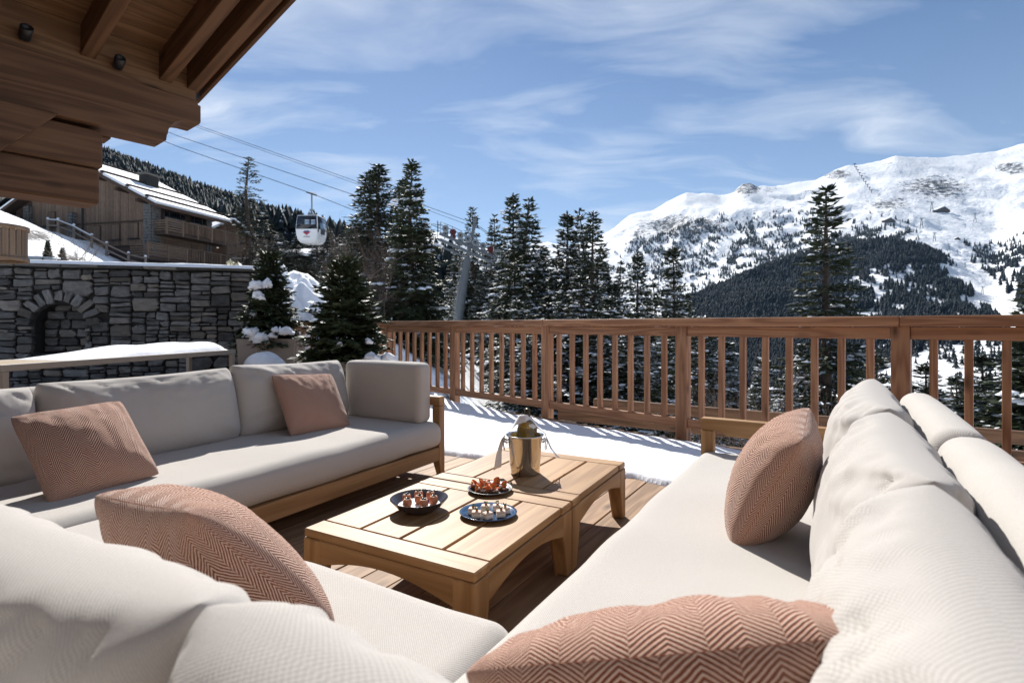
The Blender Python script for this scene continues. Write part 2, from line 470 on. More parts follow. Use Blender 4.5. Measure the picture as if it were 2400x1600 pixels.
# ------------------------------------------------------------------ the land: one polar height field from the terrace to the ridge
KX = np.array([-900, 0, 40, 108, 165, 215, 250, 301, 341, 450, 605, 660, 700, 755, 850, 936, 1047, 1150, 1300, 1450, 1634, 1783, 1953, 2080, 2165, 2250, 2331, 2400, 3300], float)
def row(pairs):
    xs, ys = zip(*pairs)
    return np.interp(KX, xs, ys)
def wall_depth(x):
    return np.where(x < 605, 8.5 + np.clip(x, -900, 605) / 605.0, 9.5)
WREF = 9.5
ROWS = [  # (depth at the wall's right end, photo row of the ground there)
    (4.0, row([(-900, 1300), (3300, 1400)])),
    (WREF + 0.78, row([(-900, 980), (640, 980), (760, 990), (1047, 1130), (1300, 1300), (3300, 1500)])),
    (WREF + 0.92, row([(-900, 640), (0, 634), (605, 646), (660, 690), (755, 790), (850, 880), (936, 960), (1047, 1060), (1300, 1200), (3300, 1450)])),
    (12.0, row([(-900, 632), (0, 624), (341, 634), (605, 642), (660, 640), (700, 652), (755, 695), (850, 762), (936, 822), (1047, 912), (1150, 1010), (1300, 1110), (1634, 1300), (3300, 1400)])),
    (17.0, row([(-900, 610), (0, 596), (165, 622), (341, 636), (605, 645), (700, 656), (755, 690), (850, 745), (936, 800), (1047, 870), (1150, 960), (1300, 1060), (1634, 1230), (3300, 1330)])),
    (26.0, row([(-900, 560), (0, 546), (108, 585), (165, 608), (250, 630), (341, 637), (605, 645), (700, 655), (850, 720), (936, 770), (1060, 812), (1150, 920), (1300, 1010), (1634, 1180), (3300, 1290)])),
    (38.0, row([(-900, 505), (0, 496), (40, 512), (108, 541), (165, 575), (215, 604), (250, 622), (341, 638), (605, 645), (700, 652), (850, 700), (1000, 780), (1150, 880), (1300, 970), (1634, 1150), (3300, 1260)])),
    (46.0, row([(-900, 500), (0, 492), (40, 508), (108, 537), (165, 554), (215, 578), (250, 597), (301, 621), (341, 630), (605, 640), (700, 648), (850, 690), (1000, 770), (1150, 870), (1300, 950), (1634, 1130), (3300, 1250)])),
    (62.0, row([(-900, 520), (0, 520), (165, 570), (301, 618), (450, 628), (605, 636), (700, 642), (850, 680), (1000, 760), (1150, 850), (1300, 930), (1634, 1110), (3300, 1240)])),
    (160.0, row([(-900, 500), (0, 520), (341, 556), (560, 580), (700, 600), (830, 635), (1000, 740), (1150, 860), (1300, 970), (1634, 1100), (3300, 1200)])),
    (350.0, row([(-900, 240), (0, 300), (250, 372), (330, 402), (400, 430), (470, 456), (560, 482), (635, 512), (700, 535), (761, 548), (850, 565), (1000, 690), (1150, 820), (1450, 960), (1783, 1050), (2165, 1060), (2331, 1010), (3300, 900)])),
    (600.0, row([(-900, 280), (0, 330), (250, 395), (400, 450), (560, 505), (700, 555), (850, 580), (1000, 670), (1150, 780), (1450, 910), (1634, 950), (1953, 930), (2165, 830), (2331, 800), (2400, 780), (3300, 700)])),
    (900.0, row([(-900, 300), (0, 345), (250, 405), (560, 515), (850, 590), (1000, 650), (1150, 750), (1450, 850), (1634, 855), (1783, 820), (1953, 790), (2080, 755), (2165, 735), (2250, 722), (2331, 732), (2400, 690), (3300, 620)])),
    (1500.0, row([(-900, 310), (0, 352), (250, 410), (560, 520), (850, 585), (1000, 635), (1150, 710), (1300, 745), (1450, 738), (1634, 690), (1697, 668), (1783, 628), (1953, 588), (2080, 568), (2165, 580), (2250, 612), (2331, 640), (2400, 600), (3300, 520)])),
    (1800.0, row([(-900, 315), (0, 355), (250, 412), (560, 522), (850, 583), (1000, 625), (1150, 690), (1300, 730), (1450, 755), (1634, 715), (1783, 650), (1953, 604), (2080, 570), (2165, 572), (2250, 590), (2331, 605), (2400, 572), (3300, 500)])),
    (2200.0, row([(-900, 318), (0, 357), (250, 414), (560, 522), (850, 582), (1000, 615), (1150, 655), (1300, 685), (1450, 690), (1634, 660), (1783, 612), (1953, 565), (2080, 540), (2165, 538), (2250, 543), (2331, 552), (2400, 522), (3300, 430)])),
    (2800.0, row([(-900, 322), (0, 345), (250, 400), (560, 520), (850, 580), (1000, 585), (1150, 610), (1300, 632), (1450, 610), (1634, 548), (1783, 515), (1953, 480), (2080, 460), (2165, 450), (2250, 444), (2331, 438), (2400, 420), (3300, 330)])),
    (3600.0, None),
    (4300.0, None), (6000.0, None)]
RX = [-900, -300, 0, 230, 262, 290, 350, 560, 700, 850, 960, 1010, 1050, 1110, 1200, 1284, 1340, 1390, 1425, 1481, 1528, 1560, 1587, 1608, 1698, 1715, 1740, 1761, 1774, 1846, 1910, 1961, 1987, 2004, 2063, 2099, 2148, 2250, 2335, 2400, 2700, 3300]
RY = [260, 310, 330, 349, 352, 372, 420, 520, 560, 575, 545, 533, 545, 575, 586, 566, 578, 560, 537, 496, 490, 472, 458, 450, 455, 452, 429, 425, 434, 429, 421, 395, 388, 388, 375, 363, 366, 365, 356, 338, 290, 240]
XS = np.arange(-900, 3301, 6.0)
DS = np.concatenate([np.geomspace(4.0, 60, 90), np.geomspace(62, 900, 70), np.geomspace(925, 4400, 170), [4800, 6000]])
def build_land():
    dep = np.array([r_[0] for r_ in ROWS])
    ys = []
    for d_, y_ in ROWS:
        if y_ is not None:
            ys.append(np.interp(XS, KX, y_))
        else:
            r_ = np.interp(XS, RX, RY)
            ys.append(r_ + (0 if d_ == 3600 else 40 if d_ == 4300 else 90))
    ys = np.array(ys)                                  # rows x columns
    g = wall_depth(XS) / WREF
    Z = np.zeros((len(DS), len(XS)))
    for j, x in enumerate(XS):
        dj = np.where(dep < 30, dep * g[j], dep)
        zj = EYE - (ys[:, j] - HOR) / FPX * dj
        Z[:, j] = np.interp(DS, dj, zj)
    # ease the knees between the rows, far parts only
    K = np.array([1, 2, 3, 2, 1]) / 9.0
    Zs = Z.copy()
    for _ in range(2):
        P_ = np.pad(Zs, ((2, 2), (0, 0)), mode='edge')
        Zs = sum(K[k] * P_[k:k + len(DS)] for k in range(5))
        P_ = np.pad(Zs, ((0, 0), (2, 2)), mode='edge')
        Zs = sum(K[k] * P_[:, k:k + len(XS)] for k in range(5))
    w = np.clip((DS - 14) / 10, 0, 1)[:, None]
    w = w * (1 - np.exp(-((DS - 3600) / 200) ** 2))[:, None]
    Z = Z * (1 - w) + Zs * w
    X = (XS[None, :] - 1200) / FPX * DS[:, None]
    Y = np.repeat(DS[:, None], len(XS), 1)
    n1 = fbm(X / 420, Y / 420, 6, 0.55)
    n2 = fbm(X / 130 + 5, Y / 130, 5, 0.6)
    rid = 1 - np.abs(fbm(X / 300 + 9, Y / 520, 5, 0.55)) * 2.2
    amp = np.clip((Y - 900) / 1500, 0, 1)
    amp = amp * np.where(Y > 3300, 0.45, 1.0) * (0.6 + 0.4 * (X < 1800))
    Z = Z + amp * (n1 * 34 + n2 * 20 + (rid - 0.6) * 34)
    Z = Z + n2 * 16 * np.clip((Y - 700) / 300, 0, 1) * np.clip((2100 - Y) / 300, 0, 1)
    nn = fbm(X / 2.2, Y / 2.2, 4) * 0.16 + fbm(X / 0.6, Y / 0.6, 3) * 0.05
    Z = Z + nn * np.clip((Y - 9.9) / 2, 0, 1) * np.clip(1.6 - Y / 60, 0, 1)
    Z = Z + fbm(X / 25, Y / 25, 4) * 1.2 * np.clip((Y - 55) / 60, 0, 1) * np.clip(1.6 - Y / 500, 0, 1)
    return X, Y, Z
LX, LY, LZ = build_land()
def ground(x, y):
    """height of the land under a world point (y is the distance ahead)"""
    xf = np.clip(x / np.maximum(y, 0.1) * FPX + 1200, XS[0], XS[-1] - 0.01)
    j = (xf - XS[0]) / 6.0; j0 = np.floor(j).astype(int); fj = j - j0
    i = np.interp(y, DS, np.arange(len(DS))); i0 = np.minimum(np.floor(i).astype(int), len(DS) - 2); fi = i - i0
    return (LZ[i0, j0] * (1 - fi) + LZ[i0 + 1, j0] * fi) * (1 - fj) + (LZ[i0, j0 + 1] * (1 - fi) + LZ[i0 + 1, j0 + 1] * fi) * fj
def ground1(x, y): return float(ground(np.array([x], float), np.array([y], float))[0])
def scr(X, Y, Z): return X / Y * FPX + 1200, HOR - (Z - EYE) / Y * FPX
def inpoly(px, py, poly):
    c = np.zeros(len(px), bool); n = len(poly)
    for i in range(n):
        x1, y1 = poly[i]; x2, y2 = poly[(i + 1) % n]
        k = ((y1 > py) != (y2 > py)) & (px < (x2 - x1) * (py - y1) / (y2 - y1 + 1e-9) + x1)
        c ^= k
    return c

# rock showing through the snow: an albedo mask on the terrain
SX, SY = scr(LX, LY, LZ)
rock = np.zeros_like(LZ)
for cx, cy, rx, ry, a in [(1600, 528, 130, 30, 0.42), (1500, 545, 70, 28, 0.3), (1745, 437, 42, 20, 0.6), (1800, 446, 60, 14, 0.25), (2190, 440, 120, 40, 0.36), (2080, 480, 90, 26, 0.32), (2370, 395, 45, 16, 0.5), (1960, 408, 50, 16, 0.4), (1920, 450, 40, 10, 0.4), (1800, 520, 190, 50, 0.2), (1560, 600, 170, 60, 0.16), (2080, 385, 30, 20, 0.25), (1950, 500, 110, 40, 0.2)]:
    rock = np.maximum(rock, a * np.exp(-(((SX - cx) / rx) ** 2 + ((SY - cy) / ry) ** 2)))
rock = np.minimum(rock * 0.8, 0.26) * (LY > 1500)
near_r = np.exp(-(((SX - 75) / 60) ** 2 + ((SY - 552) / 16) ** 2)) * 0.3 + np.exp(-(((SX - 165) / 45) ** 2 + ((SY - 612) / 14) ** 2)) * 0.26
rock = rock + np.where((LY > 9) & (LY < 50) & (SX < 560), near_r + 0.09, 0) + np.where((LY < 60) & (SX > 640), 0.14, 0)
rock = rock + np.where((LY > 60) & (LY < 340), 0.12, 0)
m, nt, b = new_mat('snowfield')
at_ = nd(nt, 'ShaderNodeAttribute', attribute_name='rock')
ge = nd(nt, 'ShaderNodeNewGeometry')
nA = nd(nt, 'ShaderNodeTexNoise', {'Vector': ge.outputs['Position'], 'Scale': 0.035, 'Detail': 10.0, 'Roughness': 0.78})
nB = nd(nt, 'ShaderNodeTexNoise', {'Vector': ge.outputs['Position'], 'Scale': 1.6, 'Detail': 8.0, 'Roughness': 0.65})
far_ = ramp(nt, nd(nt, 'ShaderNodeVectorMath', {0: ge.outputs['Position']}, operation='LENGTH').outputs['Value'], [(0.0, 0.0), (1.0, 1.0)])
dist = nd(nt, 'ShaderNodeVectorMath', {0: ge.outputs['Position']}, operation='LENGTH').outputs['Value']
isf = math_(nt, 'GREATER_THAN', dist, 300.0)
nz = nd(nt, 'ShaderNodeMix', {0: isf, 2: nB.outputs[0], 3: nA.outputs[0]}).outputs[0]
nt.nodes.remove(far_.node)
k = ramp(nt, math_(nt, 'ADD', nz, at_.outputs['Fac']), [(0.71, 0.0), (0.77, 1.0)])
nS = nd(nt, 'ShaderNodeTexNoise', {'Vector': ge.outputs['Position'], 'Scale': 0.011, 'Detail': 6.0})
sn = mix(nt, nS.outputs[0], (0.84, 0.865, 0.90), (0.91, 0.925, 0.945))
rk = mix(nt, nB.outputs[0], (0.035, 0.034, 0.036), (0.10, 0.092, 0.088))
setc(nt, b, 'Base Color', mix(nt, k, sn, rk)); setc(nt, b, 'Roughness', 0.8); setc(nt, b, 'Specular IOR Level', 0.15)
nC = nd(nt, 'ShaderNodeTexNoise', {'Vector': ge.outputs['Position'], 'Scale': 0.06, 'Detail': 9.0, 'Roughness': 0.6})
bp1 = nd(nt, 'ShaderNodeBump', {'Height': nC.outputs[0], 'Strength': math_(nt, 'MULTIPLY', isf, 0.5), 'Distance': 16.0})
bp2 = nd(nt, 'ShaderNodeBump', {'Height': nB.outputs[0], 'Strength': math_(nt, 'SUBTRACT', 1.0, isf), 'Distance': 0.08, 'Normal': bp1.outputs[0]})
nt.links.new(bp2.outputs[0], b.inputs['Normal'])
M_LAND = m
nr, nc = LZ.shape
idx = np.arange(nr * nc).reshape(nr, nc)
F = np.stack([idx[:-1, :-1], idx[:-1, 1:], idx[1:, 1:], idx[1:, :-1]], -1).reshape(-1, 4)
me = np_mesh('mountain_terrain', np.stack([LX, LY, LZ], -1).reshape(-1, 3), [F], M_LAND, True)
a_ = me.attributes.new('rock', 'FLOAT', 'POINT'); a_.data.foreach_set('value', rock.ravel().astype(np.float32))
link('mountain_terrain', me, kind='structure')
# the valley floor and the ground behind the viewer
bm = bmesh.new()
vs = [bm.verts.new(p) for p in ((-16000, -9000, -260), (16000, -9000, -260), (16000, 12000, -260), (-16000, 12000, -260))]
bm.faces.new(vs)
link('valley_ground', bm_mesh('valley_ground', bm, M_SNOW), kind='structure')

# ------------------------------------------------------------------ conifers
def conifer(seed, H, Rad, n_br, spacing, zb=0.08, droop=0.25, up=30, down=-12, blade=0.16, snow_p=0.2, lumps=60, lump_r=0.16, shape=0.85, gap=0.0, twig=0.42, solid=1.0, mat=None, lead=0.0):
    """meshes (trunk, crown, snow); height runs up from z = 0"""
    g = np.random.default_rng(seed)
    tk = tube_np([(0, 0, 0), (0, 0, H * 0.3), (g.normal() * .01 * H, g.normal() * .01 * H, H * 0.7), (0, 0, H * 0.995)], [H * .016, H * .013, H * .007, H * .0012], 7)
    trunk = [tk]
    BV, SV = [], []           # quads as (4,3)
    lum = []
    t = np.sort(g.random(n_br)) ** 1.08
    for i in range(n_br):
        tt = t[i]
        if gap and g.random() < gap: continue
        z0 = H * (zb + (1 - zb) * tt) - 0.01 * H
        L = Rad * ((1 - tt) ** shape) * (0.62 + 0.55 * g.random()) + 0.035 * Rad + lead * Rad * max(0, tt - 0.86) * 3
        az = i * 2.399 + g.normal() * 0.35
        inc = math.radians(down + (up - down) * tt ** 1.5 + g.normal() * 7)
        hd = np.array([math.cos(az), math.sin(az), 0.0]); sd_ = np.array([-math.sin(az), math.cos(az), 0.0])
        dr = droop * (1 - tt) * (0.6 + 0.8 * g.random())
        s = np.linspace(0, 1, 6)
        path = hd[None] * (L * s)[:, None]; path[:, 2] = z0 + L * (math.tan(inc) * s - dr * s ** 2 + 0.55 * dr * s ** 4)
        trunk.append(tube_np([tuple(p) for p in path[[0, 2, 5]]], [H * .0035 * (1 - tt) + .004, H * .002 * (1 - tt) + .003, .002], 3))
        nt_ = max(3, int(L / spacing))
        ss = (np.arange(nt_) + g.random(nt_) * 0.8 + 0.35) / (nt_ + 0.3)
        ss = np.clip(ss, 0.08, 1.0)
        p0 = hd[None] * (L * ss)[:, None]; p0[:, 2] = z0 + L * (math.tan(inc) * ss - dr * ss ** 2 + 0.55 * dr * ss ** 4)
        for side in (-1, 1):
            l = (twig * L * (1.05 - ss) + blade * 0.9) * (0.7 + 0.6 * g.random(nt_))
            ang = np.radians(38 + 24 * g.random(nt_))
            d = hd[None] * np.cos(ang)[:, None] + side * sd_[None] * np.sin(ang)[:, None]
            d[:, 2] = math.tan(inc) * 0.5 - 0.25 - 0.3 * g.random(nt_) * (1 - tt) + 0.35 * tt
            # each twig carries a few overlapping needle sprays
            nseg = np.maximum(1, np.ceil(l / (blade * 1.25))).astype(int)
            for q in range(int(nseg.max())):
                k = nseg > q
                if not k.any(): continue
                st = p0[k] + d[k] * (q * blade * 1.05)
                n_ = k.sum()
                jl = blade * (1.1 + 0.6 * g.random(n_)) * solid
                dd = d[k] + g.normal(size=(n_, 3)) * 0.22
                en = st + dd * jl[:, None]
                wv = np.cross(dd, np.array([0, 0, 1.0])); wv /= np.linalg.norm(wv, axis=1)[:, None] + 1e-6
                wv = wv * np.cos(g.normal(size=n_) * 0.5)[:, None] + np.array([0, 0, 1.0])[None] * (g.normal(size=n_) * 0.45)[:, None]
                ww = (blade * 0.30 * (0.7 + 0.6 * g.random(n_)))[:, None] * wv
                mid = st * 0.55 + en * 0.45
                BV.append(np.stack([st, mid + ww, en, mid - ww], 1))
                hg = np.array([0, 0, -1.0])[None] * (blade * (0.35 + 0.35 * g.random(n_)))[:, None]
                BV.append(np.stack([st, mid + hg * 0.6 + ww * 0.3, en + hg * 0.25, mid - hg * 0.12], 1))
                sm = g.random(n_) < snow_p * (0.4 + 0.9 * ss[k])
                if sm.any():
                    u_ = np.array([0, 0, blade * 0.13])
                    SV.append(np.stack([st[sm] + u_, mid[sm] + ww[sm] * 0.95 + u_ * 1.6, en[sm] + u_ * 0.7, mid[sm] - ww[sm] * 0.95 + u_ * 1.6], 1))
        # leading spray at the tip
        BV.append(np.stack([path[4], path[5] + sd_ * blade * .25, path[5] + hd * blade * .8 + [0, 0, blade * .3], path[5] - sd_ * blade * .25], 0)[None])
        if g.random() < lumps / n_br and tt < 0.92:
            f = 0.5 + 0.5 * g.random()
            q = hd * L * f; q[2] = z0 + L * (math.tan(inc) * f - dr * f ** 2) + lump_r * 0.3
            for _ in range(3): lum.append((q + g.normal(size=3) * lump_r * np.array([.8, .8, .15]), 0.62 * lump_r * (0.5 + 0.9 * g.random()) * (0.4 + 0.8 * (1 - tt)), az))
    # top shoot
    top = np.array([0, 0, H])
    for k in range(5):
        a = k * 2.5; w_ = np.array([math.cos(a), math.sin(a), 0]) * blade * 0.2
        zl = H - 0.05 * H * (k / 5)
        BV.append(np.array([[0, 0, zl - blade * 1.2], np.array([0, 0, zl - blade * .3]) + w_ * 2 + [0, 0, blade * .3], [0, 0, zl + 0.1 * blade], np.array([0, 0, zl - blade * .5]) - w_])[None])
    B = np.concatenate(BV); n = len(B)
    crown = np_mesh('crown', B.reshape(-1, 3), [np.arange(n * 4).reshape(n, 4)], mat or M_NEEDLE)
    tv, tf = join_np(trunk)
    trunk = np_mesh('trunk', tv, [tf], M_BARK, True)
    SVv, SF, off = [], [], 0
    if SV:
        S = np.concatenate(SV); SVv.append(S.reshape(-1, 3)); SF.append(np.arange(len(S) * 4).reshape(-1, 4)); off = len(S) * 4
    for q, r_, az in lum:
        nu, nv = 7, 4
        V = [(0, 0, 0.55)]
        for a in range(1, nv):
            for c in range(nu):
                th = a / (nv - 1) * math.pi * 0.62; ph = 2 * math.pi * c / nu
                rr = r_ * (0.75 + 0.5 * g.random())
                V.append((rr * math.sin(th) * math.cos(ph) * 1.5, rr * math.sin(th) * math.sin(ph) * 1.0, rr * math.cos(th) * 0.6))
        V[0] = (0, 0, r_ * .6)
        V = np.array(V); ca, sa = math.cos(az), math.sin(az)
        V = np.stack([V[:, 0] * ca - V[:, 1] * sa, V[:, 0] * sa + V[:, 1] * ca, V[:, 2] - 0.12 * V[:, 0]], 1) + q
        ff = [(0, 0, 1 + c, 1 + (c + 1) % nu) for c in range(nu)]
        fq = [(1 + a * nu + c, 1 + (a + 1) * nu + c, 1 + (a + 1) * nu + (c + 1) % nu, 1 + a * nu + (c + 1) % nu) for a in range(nv - 2) for c in range(nu)]
        tri = np.array([(f[0], f[2], f[3]) for f in ff]) + off
        SVv.append(V); SF.append(np.array(fq) + off); SF.append(tri); off += len(V)
    snow = None
    if SVv:
        q4 = [f for f in SF if f.shape[1] == 4]; t3 = [f for f in SF if f.shape[1] == 3]
        snow = np_mesh('snow', np.concatenate(SVv), [np.concatenate(q4)] + ([np.concatenate(t3)] if t3 else []), M_SNOWT, True)
    return trunk, crown, snow

VAR = {}
VAR['dense'] = (10.0, 2.0, conifer(1, 10, 2.1, 330, 0.105, 0.04, 0.30, 32, -16, 0.135, 0.06, 60, 0.24, shape=1.0))
VAR['snowy'] = (10.0, 1.9, conifer(2, 10, 2.0, 300, 0.115, 0.05, 0.42, 26, -18, 0.135, 0.40, 100, 0.17, shape=1.05))
VAR['snowy2'] = (10.0, 1.7, conifer(3, 10, 1.8, 270, 0.12, 0.05, 0.48, 22, -22, 0.135, 0.36, 90, 0.16, shape=1.0, gap=0.14))
VAR['sparse'] = (10.0, 1.5, conifer(4, 10, 1.6, 250, 0.13, 0.06, 0.38, 20, -16, 0.13, 0.16, 40, 0.14, shape=0.92, gap=0.24))
VAR['bare'] = (10.0, 1.7, conifer(5, 10, 1.7, 130, 0.2, 0.08, 0.22, 16, -8, 0.12, 0.14, 12, 0.10, shape=0.85, gap=0.1, twig=0.3))
VAR['young'] = (1.6, 0.52, conifer(6, 1.6, 0.52, 230, 0.034, 0.0, 0.12, 52, -2, 0.062, 0.012, 12, 0.07, shape=0.8, mat=M_NEEDLE2, lead=0.35, twig=0.5))
VAR['young2'] = (1.6, 0.54, conifer(8, 1.6, 0.54, 250, 0.034, 0.0, 0.10, 50, 0, 0.062, 0.006, 4, 0.05, shape=0.72, mat=M_NEEDLE2, lead=0.3, twig=0.5))
def tree(var, x, y, d, wid, label, group=None, name='spruce_tree', base=None, rz=None, cat='tree', hmin=2.0):
    """conifer whose tip shows at photo pixel x, y when it stands d metres away"""
    H0, R0, (tr, cr, sn_) = VAR[var]
    top = at(x, y, d)
    zb = ground1(top.x, d) - 0.15 if base is None else base
    H = max(top.z - zb, hmin)
    r_ = thing(name, label, cat, (top.x, d, zb), rng.uniform(0, 6.28) if rz is None else rz, group)
    wid *= 1.15 if group else 1.0
    r_.scale = (wid / R0, wid / R0, H / H0)
    link('trunk', tr, r_); link('crown', cr, r_)
    if sn_: link('snow', sn_, r_, kind='stuff')
    return r_

GT = 'snow-flecked spruces standing beyond the wooden railing'
for a in [
    ('dense', 966, 377, 16, 1.3, 'big dark green spruce with heavy snow pads on its branches, left of the cable-car pylon'),
    ('sparse', 888, 383, 22, 1.7, 'tall thin-topped spruce right of the gondola, the taller of a close pair'),
    ('sparse', 866, 405, 23, 1.8, 'spruce with bushy lower branches, leaning in close behind the taller one right of the gondola'),
    ('sparse', 943, 418, 20, 1.2, 'slim spruce top squeezed just left of the big spruce with snow pads'),
    ('sparse', 1107, 486, 46, 1.9, 'spruce whose narrow top rises straight behind the cable-car pylon'),
    ('snowy2', 1158, 502, 44, 2.2, 'shorter snowy spruce just right of the pylon wheels'),
    ('snowy', 1202, 452, 29, 2.2, 'tallest snowy spruce in the middle stand, left one of two spires right of the pylon'),
    ('snowy2', 1240, 464, 28, 2.3, 'snowy spruce spire, right one of two tall spires right of the pylon'),
    ('dense', 1206, 590, 22, 1.5, 'low dark spruce standing before the two tall spires right of the pylon'),
    ('snowy', 1330, 494, 26, 2.2, 'snow-laden spruce at the left of the three spires in mid picture'),
    ('snowy2', 1358, 490, 28, 1.9, 'thin middle one of the three snowy spruce spires in mid picture'),
    ('sparse', 1390, 494, 24, 1.6, 'open-branched spruce, right one of the three spires in mid picture'),
    ('snowy2', 1455, 612, 30, 1.7, 'small snowy spruce just right of the three mid-picture spires'),
    ('snowy', 1495, 588, 25, 1.8, 'snowy spruce half way between the mid spires and the dark forest slope'),
    ('snowy', 1577, 572, 20, 1.75, 'broad snow-laden spruce at the edge of the dark forest slope'),
    ('snowy2', 1530, 650, 27, 1.7, 'low snowy spruce tucked just left of the broad one by the forest slope'),
    ('sparse', 1936, 437, 23, 2.5, 'lone tall dark spruce in front of the white ski mountain'),
    ('dense', 2452, 610, 15, 2.4, 'dark spruce reaching in at the right edge beyond the railing'),
    ('snowy2', 1075, 560, 52, 2.4, 'snowy spruce beside the foot of the pylon, behind its shaft'),
    ('dense', 992, 640, 20, .9, 'low green spruce between the big snow-padded spruce and the pylon shaft'),
]:
    tree(*a, group=GT)
for x, y, d, w in [(1285, 690, 20, 1.8), (1425, 690, 19, 1.7), (1130, 640, 43, 2.2), (1650, 735, 17, 1.6), (1360, 640, 17, 1.7), (1480, 740, 15, 1.5), (1215, 700, 17, 1.4), (1560, 760, 14, 1.4), (1265, 610, 33, 2.2), (1420, 640, 36, 2.2), (1085, 630, 46, 2.2), (1240, 780, 15, 1.3), (1175, 560, 40, 2.6), (1225, 540, 44, 2.8), (1275, 575, 38, 2.4), (1305, 600, 30, 2.2), (1345, 570, 36, 2.4), (1375, 560, 40, 2.4), (1410, 570, 33, 2.1), (1440, 660, 24, 1.9), (1510, 670, 33, 2.2), (1545, 690, 22, 1.8), (1610, 690, 25, 1.9), (1140, 590, 52, 2.8), (1320, 680, 19, 1.7), (1400, 720, 16, 1.6), (1255, 690, 24, 2.0)]:
    tree(rng.choice(['snowy', 'snowy2', 'snowy']), x, y, d, w, 'snow-flecked spruce low in the dense stand behind the middle of the railing', GT)
for x, y, d, w in [(1700, 790, 22, 1.9), (1790, 835, 30, 2.4), (1880, 800, 34, 2.4), (2055, 830, 30, 2.5), (2170, 850, 22, 2.1), (2300, 830, 20, 2.0), (2395, 790, 18, 2.0), (2010, 860, 40, 2.6), (2240, 880, 34, 2.6), (1840, 880, 20, 1.8)]:
    tree('dense' if x > 1950 else 'snowy', x, y, d, w, 'dark spruce whose tip stays below the rail, seen between the right-hand balusters', 'spruces seen through the right half of the railing')
GL = 'spruces on the left slope behind the stone wall'
tree('bare', 583, 368, 58, 3.4, 'tall half-bare spruce with see-through branches beside the big chalet', GL)
for x, y, d, w in [(640, 568, 50, 2.0), (664, 590, 42, 1.6), (690, 572, 47, 2.0), (716, 612, 40, 1.4), (742, 560, 56, 2.0), (772, 535, 60, 2.0), (800, 548, 58, 2.0), (816, 528, 62, 2.1), (842, 540, 60, 2.1), (757, 600, 44, 1.5), (612, 560, 66, 2.4), (560, 520, 80, 2.6), (655, 545, 75, 2.4), (782, 590, 38, 1.5), (730, 548, 80, 2.4), (700, 540, 90, 2.6), (826, 600, 34, 1.6), (850, 575, 40, 1.8)]:
    tree(rng.choice(['snowy', 'snowy2', 'sparse']), x, y, d, w, 'small snowy spruce in the thicket below and around the gondola', GL)

# ------------------------------------------------------------------ bare trees and shrubs
def bare_me(seed, H, stems, spread, name='branches', thick=0.02, lev=3):
    g = random.Random(seed); parts = []
    def grow(p, d, L, r_, lv):
        q = [p]; dd = d.copy()
        for k in range(3):
            dd = (dd + Vector((g.gauss(0, .13), g.gauss(0, .13), g.gauss(0.05, .1)))).normalized()
            q.append(q[-1] + dd * L / 3)
        parts.append(tube_np(q, [r_, r_ * .8, r_ * .6, r_ * .4], 3))
        if lv > 0:
            for k in range(g.randint(3, 5)):
                b_ = q[g.randint(1, 3)]
                grow(b_, (dd + Vector((g.gauss(0, .5), g.gauss(0, .5), g.gauss(.15, .3)))).normalized(), L * g.uniform(.45, .7), r_ * .5, lv - 1)
    for k in range(stems):
        a = g.uniform(0, 6.28)
        grow(Vector((math.cos(a) * .1, math.sin(a) * .1, 0)), Vector((math.cos(a) * spread, math.sin(a) * spread, 1)).normalized(), H * g.uniform(.45, .7), thick, lev)
    v, f = join_np(parts)
    return np_mesh(name, v, [f], M_TWIG, True)
BT = [bare_me(1, 5.5, 8, .35, thick=.03), bare_me(2, 5.0, 9, .5, thick=.03)]
SH = [bare_me(3, 1.6, 12, .9, thick=.012), bare_me(5, 1.3, 9, .8, thick=.010, lev=2)]
for k, (x, d, s_) in enumerate([(880, 17, 1.0), (905, 15, .9), (925, 18, 1.0), (830, 24, 1.0), (795, 28, 1.1), (860, 21, .95), (560, 50, 1.3), (615, 48, 1.2)]):
    p = at(x, 700, d); z = ground1(p.x, d)
    o = link('bare_tree', BT[k % 2]); o.location = (p.x, d, z - .1); o.scale = (s_ * .62, s_ * .62, s_ * .58); o.rotation_euler = (0, 0, k * 1.7)
    tag(o, 'leafless brown tree of thin branches in the thicket left of the big snow-padded spruce' if x > 700 else 'leafless brown tree growing below the half-bare spruce by the chalet', 'bare tree', 'leafless trees')
for k, (x, y, d, s_) in enumerate([(1760, 960, 8.5, 1.2), (1850, 950, 8.2, 1.2), (1935, 960, 8.0, 1.1), (1690, 980, 9.5, 1.1)]):
    p = at(x, y, d)
    z = min(ground1(p.x, d), p.z - 1.0)
    o = link('bare_shrub', SH[0]); o.location = (p.x, d, z); hs_ = (p.z - z) / 1.35; o.scale = (s_ * 1.1, s_ * 1.1, hs_); o.rotation_euler = (0, 0, k * 2.1)
    tag(o, 'leafless grey shrub growing up behind the railing, left of the right-hand sofa', 'shrub', 'leafless shrubs behind the railing')
for k, (x, y, d) in enumerate([(160, 602, 16.0), (185, 596, 17)]):
    p = at(x, y, d)
    o = link('bare_shrub', SH[1]); o.location = (p.x, d, ground1(p.x, d) - .03); o.scale = (.95, .95, .85)
    tag(o, ['leafless twiggy bush on the snowy bank above the stone wall', 'thin leafless bush right of its neighbour on the snowy bank above the wall'][k], 'shrub')
for x, y, lab in [(112, 572, 'tiny dark fir seedling poking out of the snowy bank'), (146, 590, 'small dark fir at the foot of the leafless bush on the snowy bank')]:
    d = 17.0; p = at(x, y, d)
    tree('young', x, y - 6, d, .16, lab, name='fir_sapling', base=ground1(p.x, d) - .03, hmin=.1)

